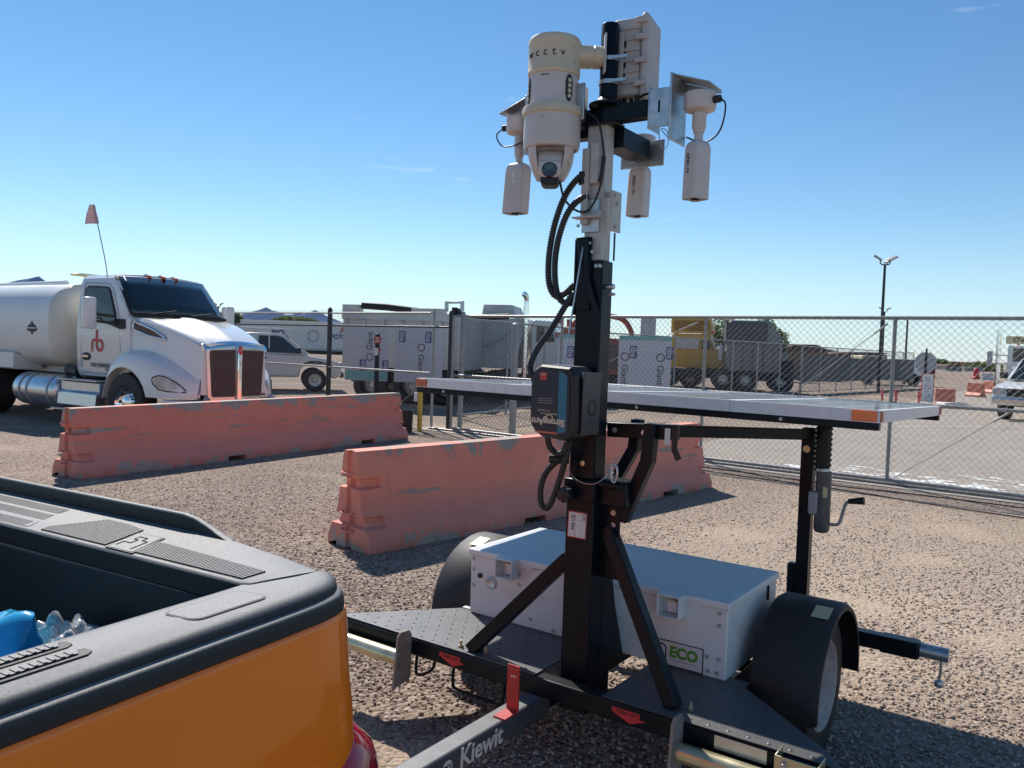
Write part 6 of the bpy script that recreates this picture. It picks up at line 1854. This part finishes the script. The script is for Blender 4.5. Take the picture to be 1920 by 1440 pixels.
# -------- red machine
p = BG(1040, 650, 31)
rm_ = thing('red_excavator', 'red tracked machine with a curved boom half hidden by the mast', 'machine', (p.x, 31, 0), R(-8))
m = MB(); m.prism([(-.3, .8), (-.3, 2.1), (.3, 2.55), (.9, 2.6), (1.2, 2.2), (2.9, 2.15), (2.95, .8)], 0, 2.2, 'y'); m.build('body', M['redmachine'], rm_, bevel=.05)
m = MB(); m.tube(curve([(.5, .2, 2.5), (.9, .1, 2.92), (1.6, .05, 3.02), (2.4, .0, 2.92), (2.75, .0, 2.55), (2.85, .0, 2.1)], .08), .10, 10); m.build('boom', M['redmachine'], rm_, smooth=50)
for x in (.1, .45): 
    m = MB(); m.cyl((x, .3, 2.2), (x, .3, 2.85), .10, n=12); m.build('stack', M['redmachine'], rm_, smooth=40)
boxpart(rm_, 'track', 'rubber', (-.4, 3.0, -.1, .4, .0, .75), .2); boxpart(rm_, 'track', 'rubber', (-.4, 3.0, 1.8, 2.3, .0, .75), .2)
boxpart(rm_, 'engine_box', 'dumpgrey', (3.15, 3.72, .6, 1.3, 1.5, 3.05), .04); boxpart(rm_, 'door', 'grille', (1.5, 2.6, -.02, -.002, 1.0, 1.95))
# -------- wrapped boards hung on the inside of the fence
def board(px0, px1, py0, py1, Y, label, flip, teal, logos, words):
    a, b = BG(px0, py1, Y), BG(px1, py0, Y)
    w_, h_ = b.x - a.x, b.z - a.z
    r = thing('wrapped_board', label, 'board', (a.x, Y, a.z), R(-6), 'white printed boards inside the fence')
    boxpart(r, 'board', 'wrap', (0, w_, 0, .05, 0, h_), .01)
    if teal == 'top': boxpart(r, 'teal_edge', 'teal', (0, w_, -.004, -.001, h_ - .10, h_))
    if teal == 'bottom': boxpart(r, 'teal_band', 'teal', (0, w_, -.004, -.001, .02, .26))
    for (fx, fz) in logos:
        m = MB(); m.box(fx * w_ - .085, fx * w_ + .085, -.004, -.001, fz * h_ - .15, fz * h_ + .15); lg_ = m.build('logo_block', M['boardnavy'], r)
        text('lettering', 'tbe', .19, M['wrap'], lg_, (fx * w_, -.006, fz * h_), (0, 0, 1 if flip else -1), (-1 if flip else 1, 0, 0), off=.004)
    for (fx, fz, s) in words:
        d = (0, 0, 1 if flip else -1); e = (-1 if flip else 1, 0, 0)
        text('lettering', 'Giant', .22 * s, M['boardink'], r, (fx * w_, -.004, fz * h_ - (.0 if flip else .12 * s)), d, e, off=.004)
        m = MB(); m.lathe([(.075 * s, -.004), (.105 * s, -.004), (.105 * s, -.001), (.075 * s, -.001)], axis='y', c=(fx * w_, 0, fz * h_ + (-.42 * s if flip else .30 * s)), n=20); m.build('g_ring', M['boardink'], r)
    return r
board(648, 726, 612, 712, 21.8, 'white printed board with a teal lower band, left of the black sign post', True, 'bottom', ((.42, .28), (.95, .28)), ((.58, .72, 1.0),))
board(740, 828, 612, 716, 21.6, 'white printed board right of the black sign post, two blue logos along its top', False, None, ((.16, .80), (.70, .80)), ((.56, .42, 1.0),))
board(1044, 1098, 628, 700, 20.6, 'white printed board just left of the black mast', False, 'top', ((.45, .55),), ((.2, .15, .6),))
board(1160, 1254, 632, 724, 19.6, 'white printed board right of the mast with two blue logos and large lettering', False, 'top', ((.28, .68), (.97, .68)), ((.12, .34, 1.0), (.80, .34, 1.0)))
# -------- inner fence with privacy screen, running away to the right
def inner_fence(a, b, h, n, label, screen, dx=.16):
    a, b = Vector(a), Vector(b); d = b - a
    r = thing('inner_fence', label, 'fence', a, math.atan2(d.y, d.x)); L_ = d.length
    for k in range(n + 1):
        m = MB(); x = L_ * k / n; m.cyl((x, 0, 0), (x, 0, h), .03, n=8); m.build('post', M['galvfence'], r, smooth=50)
    for z in (h - .02, .1):
        m = MB(); m.cyl((0, 0, z), (L_, 0, z), .024, n=8); m.build('rail', M['galvfence'], r, smooth=50)
    m = MB(); chain(m, lambda s, z, n_=0.: Vector((s, n_, z)), 0, L_, .1, h - .02, dx, .004); tag(m.build('chain_link_mesh', M['wire'], r, fix=False), kind='stuff')
    if screen:
        m = MB(); k = 40
        V = [(L_ * i / k, -.03 + .02 * math.sin(i * 1.7), z) for z in (screen[0], screen[1]) for i in range(k + 1)]
        m.add(V, [(i, i + 1, k + 2 + i, k + 1 + i) for i in range(k)]); m.build('privacy_screen', M['windscreen'], r, fix=False)
    return r
inner_fence((-1.15, 18.9, 0), (2.9, 26.5, 0), 2.35, 4, 'short inner chain link fence behind the dump truck side of the gate', None)
inner_fence((2.9, 26.5, 0), (13.4, 38.0, 0), 2.30, 7, 'inner chain link fence running behind the yellow truck', None)
inner_fence((13.5, 38.1, 0), (25.5, 52.0, 0), 2.25, 8, 'far inner fence with grey privacy screen left of the stop sign', (.55, 1.75))
# -------- yellow truck, seen from behind at an angle
p = BG(1258, 727, 41)
yt = thing('yellow_truck', 'yellow road tractor with a tall roof fairing behind the gate', 'truck', (p.x, 41, 0), R(-18))
m = MB(); m.prism([(0, 1.0), (0, 2.62), (.15, 2.7), (1.85, 2.7), (2.05, 1.95), (3.3, 1.75), (3.6, 1.5), (3.65, .95)], 0, 2.2, 'y'); m.build('cab', M['yellow'], yt, bevel=.06, seg=3)
m = MB(); m.box(-.05, 1.9, -.02, .1, 2.72, 3.45); m.box(-.05, .1, .1, 2.2, 2.72, 3.45); m.box(1.8, 1.9, .1, 2.2, 2.72, 3.45); m.box(.1, 1.8, .1, 2.2, 3.35, 3.45); fa_ = m.build('roof_fairing', M['yellow'], yt, bevel=.04)
boxpart(yt, 'fairing_panel', pm('deep amber panel', (.30, .15, .012), .5, var=.1), (.10, 1.78, -.045, -.021, 2.84, 3.34), .03)
m = MB(); m.add([(.25, -.065, 1.95), (.25, -.065, 2.45), (1.35, -.065, 2.45), (1.35, -.065, 1.95)], [(0, 1, 2, 3)]); m.build('rear_glass', M['lamp'], yt, fix=False)
m = MB(); m.add([(1.5, -.065, 1.95), (1.5, -.065, 2.45), (1.8, -.065, 2.45), (1.95, -.065, 1.95)], [(0, 1, 2, 3)]); m.build('side_glass', M['glassdark'], yt, fix=False)
boxpart(yt, 'frame', 'blackpaint', (-1.5, 3.4, .6, 1.5, .6, .95))
for x in (-.2, .95, 3.0):
    for y in (.1, 2.1): wheel(yt, x, y, .5, .4)
boxpart(yt, 'mirror', 'truckwhite', (2.35, 2.55, -.45, -.25, 1.4, 2.2), .04); boxpart(yt, 'marker_lamp', 'amberlamp', (1.95, 2.15, .0, .2, 2.72, 2.85), .03)
# -------- grey sleeper tractor
p = BG(1362, 735, 38.5)
gtk = thing('grey_truck', 'tall grey sleeper cab tractor parked beside the yellow truck', 'truck', (p.x, 38.5, 0), R(-12))
m = MB(); m.prism([(0, .95), (0, 3.22), (.2, 3.35), (1.9, 3.35), (2.35, 2.75), (2.55, 2.1), (2.75, 1.9), (2.8, .9)], 0, 2.3, 'y'); m.build('sleeper_cab', M['greytruck'], gtk, bevel=.06, seg=3)
boxpart(gtk, 'roof_shroud', pm('dark shroud', (.06, .062, .068), .6, var=.1), (.05, 1.75, -.05, -.066 + .0, 2.25, 3.25)) if False else None
m = MB(); m.box(-.07, .0, -.07, 2.36, 2.2, 3.32); m.box(.0, 1.8, -.085, -.066, 2.3, 3.25); m.build('roof_shroud', pm('dark shroud', (.075, .077, .084), .6, var=.1), gtk)
for x in (.3, .75, 1.25, 1.7): boxpart(gtk, 'side_panel', 'greytruck', (x, x + .36, -.085, -.064, 1.0, 2.2), .01)
boxpart(gtk, 'frame', 'blackpaint', (-2.2, 2.7, .6, 1.6, .55, .95))
for x in (-.1, .95, 2.55):
    for y in (.1, 2.2): wheel(gtk, x, y, .52, .45)
boxpart(gtk, 'front_fender', 'blackpaint', (2.45, 3.05, -.08, .6, .6, 1.55), .12)
boxpart(gtk, 'mirror', 'blackplastic', (2.5, 2.6, -.35, -.2, 1.9, 2.4), .03)
# -------- truck at the right edge with the yellow board
p = BG(1882, 700, 34)
rt = thing('escort_truck', 'white heavy truck with a yellow banner board over its windscreen, right edge', 'truck', (p.x + .1, 34, -.12), R(-27))
boxpart(rt, 'cab', 'truckwhite', (.0, 2.4, 0, 2.0, 1.05, 2.62), .08)
boxpart(rt, 'windscreen', 'glassdark', (.18, 2.2, -.03, -.002, 1.95, 2.5), .01)
boxpart(rt, 'grille', 'alu', (.35, 2.05, -.42, -.36, .7, 1.5), .02); boxpart(rt, 'hood', 'truckwhite', (.15, 2.25, -.36, .02, .75, 1.75), .08)
boxpart(rt, 'bumper', 'chrome', (-.1, 2.5, -.62, -.43, .35, .72), .04)
boxpart(rt, 'banner', 'yellowsticker', (-.1, 2.5, -.06, .0, 2.68, 3.0)); text('lettering', 'OVERSIZE LOAD', .30, M['ink'], rt, (1.25, -.065, 2.84), (1, 0, 0), (0, 0, 1), off=.006)
for x in (.35, .8, 1.25, 1.7, 2.1): boxpart(rt, 'marker_lamp', 'amberlamp', (x - .06, x + .06, -.03, .05, 2.625, 2.675), .02)
m = MB(); m.cyl((-.32, .3, .9), (-.32, .3, 3.28), .10, n=14); m.build('exhaust_stack', M['chrome'], rt, smooth=40)
m = MB(); m.box(-.75, -.55, -.15, -.05, 1.75, 2.35); m.bar((-.6, 0, 2.2), (.1, .2, 2.2), .04, .04); m.bar((-.6, 0, 1.85), (.1, .2, 1.85), .04, .04); m.build('mirror', M['signback'], rt)
for x in (.2, 2.2): wheel(rt, x, -.1, .52, .35)
# -------- stop sign seen from behind with the tall white plate below
p = BG(1733, 658, 35)
ss = thing('stop_sign', 'grey back of an octagonal stop sign on a black post', 'sign', (p.x, 35, 0), R(-10))
m = MB(); m.prism([(.47 * math.cos(R(22.5 + 45 * k)), 1.66 + .47 * math.sin(R(22.5 + 45 * k))) for k in range(8)], .03, .036, 'y'); m.build('plate', M['signback'], ss)
m = MB(); m.box(-.035, .035, -.02, .029, 0, 2.25); m.build('post', M['blackpaint'], ss)
wp = thing('notice_board', 'tall narrow white notice with red edges below the stop sign', 'sign', (p.x - .08, 34.6, 0), R(-10))
boxpart(wp, 'panel', 'whitepowder', (-.22, .22, 0, .03, .02, 1.18)); boxpart(wp, 'red_edge', 'redink', (-.25, -.221, -.01, .03, .02, 1.18)); boxpart(wp, 'red_edge', 'redink', (.221, .25, -.01, .03, .02, 1.18)); boxpart(wp, 'red_edge', 'redink', (-.25, .25, -.01, .03, 1.181, 1.22))
m = MB()
for z, w_ in ((1.04, .10), (.98, .14), (.90, .15), (.80, .06), (.70, .14), (.62, .15), (.55, .13), (.42, .12), (.30, .14), (.22, .15)): m.box(-w_, w_, -.004, -.001, z - .018, z + .018)
m.build('printed_lines', M['signback'], wp)
for k, (px, py, Y, lab) in enumerate(((1658, 757, 31.5, 'red delineator post farthest left under the gate rail'), (1684, 761, 30.5, 'red delineator post right of the gate upright'), (1727, 764, 30, 'red delineator post in front of the white notice'))):
    p = BG(px, py, Y)
    dl_ = thing('delineator_post', lab, 'post', (p.x, Y, 0), 0, 'red delineator posts')
    m = MB(); m.lathe([(.10, 0), (.09, .03), (.04, .05), (.037, .42), (.055, .44), (.055, .56), (.03, .6), (0, .6)], n=12); m.build('post', M['redink'], dl_, smooth=40)
# -------- plastic barricades
def wbar(px, py, Y, rz, mt, label, s=1.0):
    p = BG(px, py, Y)
    r = thing('plastic_barricade', label, 'barricade', (p.x, Y, 0), R(rz), 'plastic water barricades in the lot')
    m = MB(); m.prism([(-.30, 0), (-.30, .12), (-.14, .30), (-.10, .95), (.10, .95), (.14, .30), (.30, .12), (.30, 0)], -.9 * s, .9 * s, 'y'); m.build('shell', M[mt], r, bevel=.03)
    r.scale = (.8, 1, .76)
    boxpart(r, 'connector', mt, (-.06, .06, .901 * s, .98 * s, .3, .8), .02)
    return r
wbar(1776, 765, 30.5, 35, 'waterbar_o', 'faded orange barricade nearest the stop sign, white slab beside it', .38)
wbar(1832, 747, 41.5, 20, 'waterbar_o', 'dark orange barricade standing alone in mid lot', .5)
wbar(1860, 738, 47, 10, 'waterbar_o', 'orange barricade partly behind the white truck bumper', .5)
wbar(1851, 712, 85, 80, 'waterbar_w', 'pale pink barricade far off near the verge', .6)
p = BG(1792, 768, 30.2); m = MB(); m.prism([(-.5, 0), (-.4, .22), (.3, .26), (.55, .03), (.5, 0)], -.35, .35, 'y'); o = m.build('plastic_slab', M['waterbar_w'], bevel=.03); o.location = (p.x, 30.3, 0); tag(o, 'white broken slab lying by the nearest barricade', 'slab')
p = BG(1830, 710, 88); m = MB(); m.lathe([(.5, 0), (.45, .2), (.3, .3), (.32, .8), (.28, 1.1), (.2, 1.2), (0, 1.2)], n=18); o = m.build('traffic_barrel', M['redink'], smooth=40); o.location = (p.x, 88, 0); tag(o, 'bright red traffic drum far across the lot', 'drum')
for px, py, Y, lab in ((1492, 702, 70, 'orange traffic cone behind the inner fence nearest the grey truck'),):
    p = BG(px, py, Y); m = MB(); m.lathe([(.6, 0), (.6, .12), (.42, .14), (.10, 1.9), (0, 1.9)], n=14); o = m.build('traffic_cone', M['redink'], smooth=30); o.location = (p.x, Y, 0); tag(o, lab, 'cone')
# -------- light poles
def lightpole(px, ybase, Y, ytop, lab, r0=.13, heads=3):
    p = BG(px, ytop, Y); H = p.z
    r = thing('light_pole', lab, 'light pole', (p.x, Y, 0), 0, 'yard light poles')
    m = MB(); m.cyl((0, 0, 0), (0, 0, H), r0, r0 * .7, n=12); m.build('pole', M['darkpipe'], r, smooth=40)
    if heads:
        s = H / 8
        m = MB(); m.tube(curve([(-.30 * s, 0, H + .28 * s), (-.28 * s, 0, H + .05 * s), (0, 0, H), (.28 * s, 0, H + .05 * s), (.32 * s, 0, H + .28 * s)], .05), .035, 8); m.build('yoke', M['darkpipe'], r, smooth=40)
        for sx, an in ((-1, 32), (1, -28)) + (((1, -40),) if heads > 2 else ()):
            m = MB(); m.box(-.30 * s, .30 * s, -.16 * s, .16 * s, -.05, .05); lh = m.build('lamp_head', M['signback'], r, bevel=.03)
            lh.location = (sx * .48 * s, .0 if an != -40 else .5, H + (.42 if an != -40 else .36) * s); lh.rotation_euler = (R(20), R(an), R(10 * sx))
    return r
lightpole(1641, 735, 45, 497, 'tallest yard light pole with three lamp heads right of the mast', .095)
lightpole(1648, 720, 85, 585, 'second yard light pole farther away behind the tallest one', .11, 2)
lightpole(1692, 700, 60, 592, 'bare grey pole between the light poles and the stop sign', .09, 0)
lightpole(404, 640, 60, 575, 'far light pole left of the white truck mirror', .10, 2)
# -------- far buildings, vehicles, trees
def shed(px0, px1, py0, Y, mt, roof, label, cat='building', nwin=0, d=8):
    a, b = BG(px0, py0, Y), BG(px1, py0, Y)
    r = thing('building' if cat == 'building' else cat.replace(' ', '_'), label, cat, (a.x, Y, 0))
    w_ = b.x - a.x
    boxpart(r, 'wall', mt, (0, w_, 0, d, 0, a.z), 0)
    if roof:
        m = MB(); m.prism([(-.3, a.z + .01), (w_ * .25, a.z + roof), (w_ * .72, a.z + roof * 1.05), (w_ + .3, a.z + .01)], -.3, d + .3, 'y'); m.build('roof', M['brownroof'], r)
    for k in range(nwin):
        x = w_ * (k + .5) / nwin
        boxpart(r, 'window', 'glassdark', (x - w_ * .12 / nwin * 2, x + w_ * .12 / nwin * 2, -.05, -.002, a.z * .4, a.z * .7))
    return r
shed(1464, 1548, 657, 62, 'fartan', .5, 'brown building with a low dark roof behind the inner fence', nwin=3)
shed(1560, 1660, 664, 75, 'windscreen', .25, 'long grey shed behind the far inner fence', nwin=4)
shed(1664, 1730, 673, 70, 'windscreen', 0, 'dark grey screened shed left of the stop sign', nwin=2)
shed(1722, 1752, 678, 90, 'brownroof', .2, 'small dark shed right of the stop sign', nwin=1)
shed(1772, 1802, 686, 160, 'farbuild', .3, 'grey far building under the red freight cars', nwin=3)
shed(1806, 1845, 688, 170, 'farbuild', 0, 'long low grey building farther right', nwin=4)
shed(1782, 1797, 677.5, 190, 'farred', 0, 'small red freight car on the skyline', 'freight car', 0, 3)
shed(1800, 1826, 678.5, 190, 'farred', 0, 'long red freight car on the skyline', 'freight car', 0, 3)
p = BG(1620, 664, 52)
cn = thing('canopy', 'thin flat canopy on two posts beside the tallest light pole', 'canopy', (p.x, 52, 0))
boxpart(cn, 'roof', 'darkpipe', (0, 1.35, 0, 1.2, 1.85 + .25, 1.93 + .25))
for x in (.2, 1.05): boxpart(cn, 'post', 'darkpipe', (x, x + .08, .3, .38, 0, 2.1))
# a yellowish truck far behind the screen
p = BG(1615, 700, 56); r = thing('far_truck', 'far pale yellow service truck behind the privacy screen', 'truck', (p.x, 56, 0))
boxpart(r, 'cab', 'yellowsticker', (0, 1.6, 0, 2, .9, 2.0), .1); boxpart(r, 'bed', 'truckwhite', (1.7, 4.6, 0, 2, .7, 1.7), .05); boxpart(r, 'windscreen', 'glassdark', (.2, 1.4, -.03, -.002, 1.4, 1.9))
for x in (.5, 3.6): wheel(r, x, .1, .42, .3)
for k, (x, y, h, cl, lab) in enumerate((
    (BG(1352, 620, 60).x, 60, 4.4, [(0, 0, 3.4, 1.3, 1.1), (-.8, .3, 2.8, .9, .8), (.7, -.2, 2.7, .9, .9)], 'dense green tree left of the grey truck'),
    (BG(1425, 620, 58).x, 58, 5.0, [(0, 0, 3.4, 1.3, .7), (-1.2, .2, 3.1, .9, .6), (1.1, 0, 2.9, .8, .7), (.2, .4, 4.0, .7, .5)], 'feathery tree rising behind the grey truck'),
    (BG(1556, 660, 80).x, 80, 2.6, [(0, 0, 1.9, 1.2, .7)], 'round bush behind the brown building'),
    (BG(1448, 650, 66).x, 66, 3.4, [(0, 0, 2.4, 1.1, 1.2)], 'slim tree at the right shoulder of the grey truck'))):
    tree(x, y, h, cl, lab, 40 + k, .16, 800)
for k, (px, py, Y, rx, rz, lab) in enumerate(((548, 604, 130, 4.5, 1.4, 'green tree tops above the printed trailer'), (425, 600, 110, 2.2, 1.6, 'green bush behind the far truck mirror'), (1752, 684, 170, 5, 2.0, 'green trees right of the stop sign on the skyline'), (1842, 690, 180, 7, 2.2, 'green trees left of the right edge truck on the skyline'), (1775, 690, 200, 6, 1.6, 'low green hedge under the freight cars'))):
    p = BG(px, py, Y)
    rnd = random.Random(90 + k)
    r = thing('far_tree', lab, 'tree', (p.x, Y, 0))
    m = MB(); m.tube([(0, 0, 0), (0, 0, p.z)], .2, 6); m.build('trunk', M['bark'], r)
    m = lumps(1800, (0, 0, p.z - rz * .35), rx, rx * .5, rz, .5, rnd); m.build('crown', M['leaf'], r, fix=False)
# poles and parked cars far off
for k, px in enumerate((1852, 1866, 1900)):
    p = BG(px, 665 + k * 2, 190); m = MB(); m.cyl((0, 0, 0), (0, 0, p.z), .12, n=6); o = m.build('utility_pole', M['darkpipe']); o.location = (p.x, 190, 0)
    tag(o, ['far utility pole left of the right edge truck', 'far utility pole behind the truck mirror', 'far utility pole behind the banner truck'][k], 'pole', 'far utility poles')
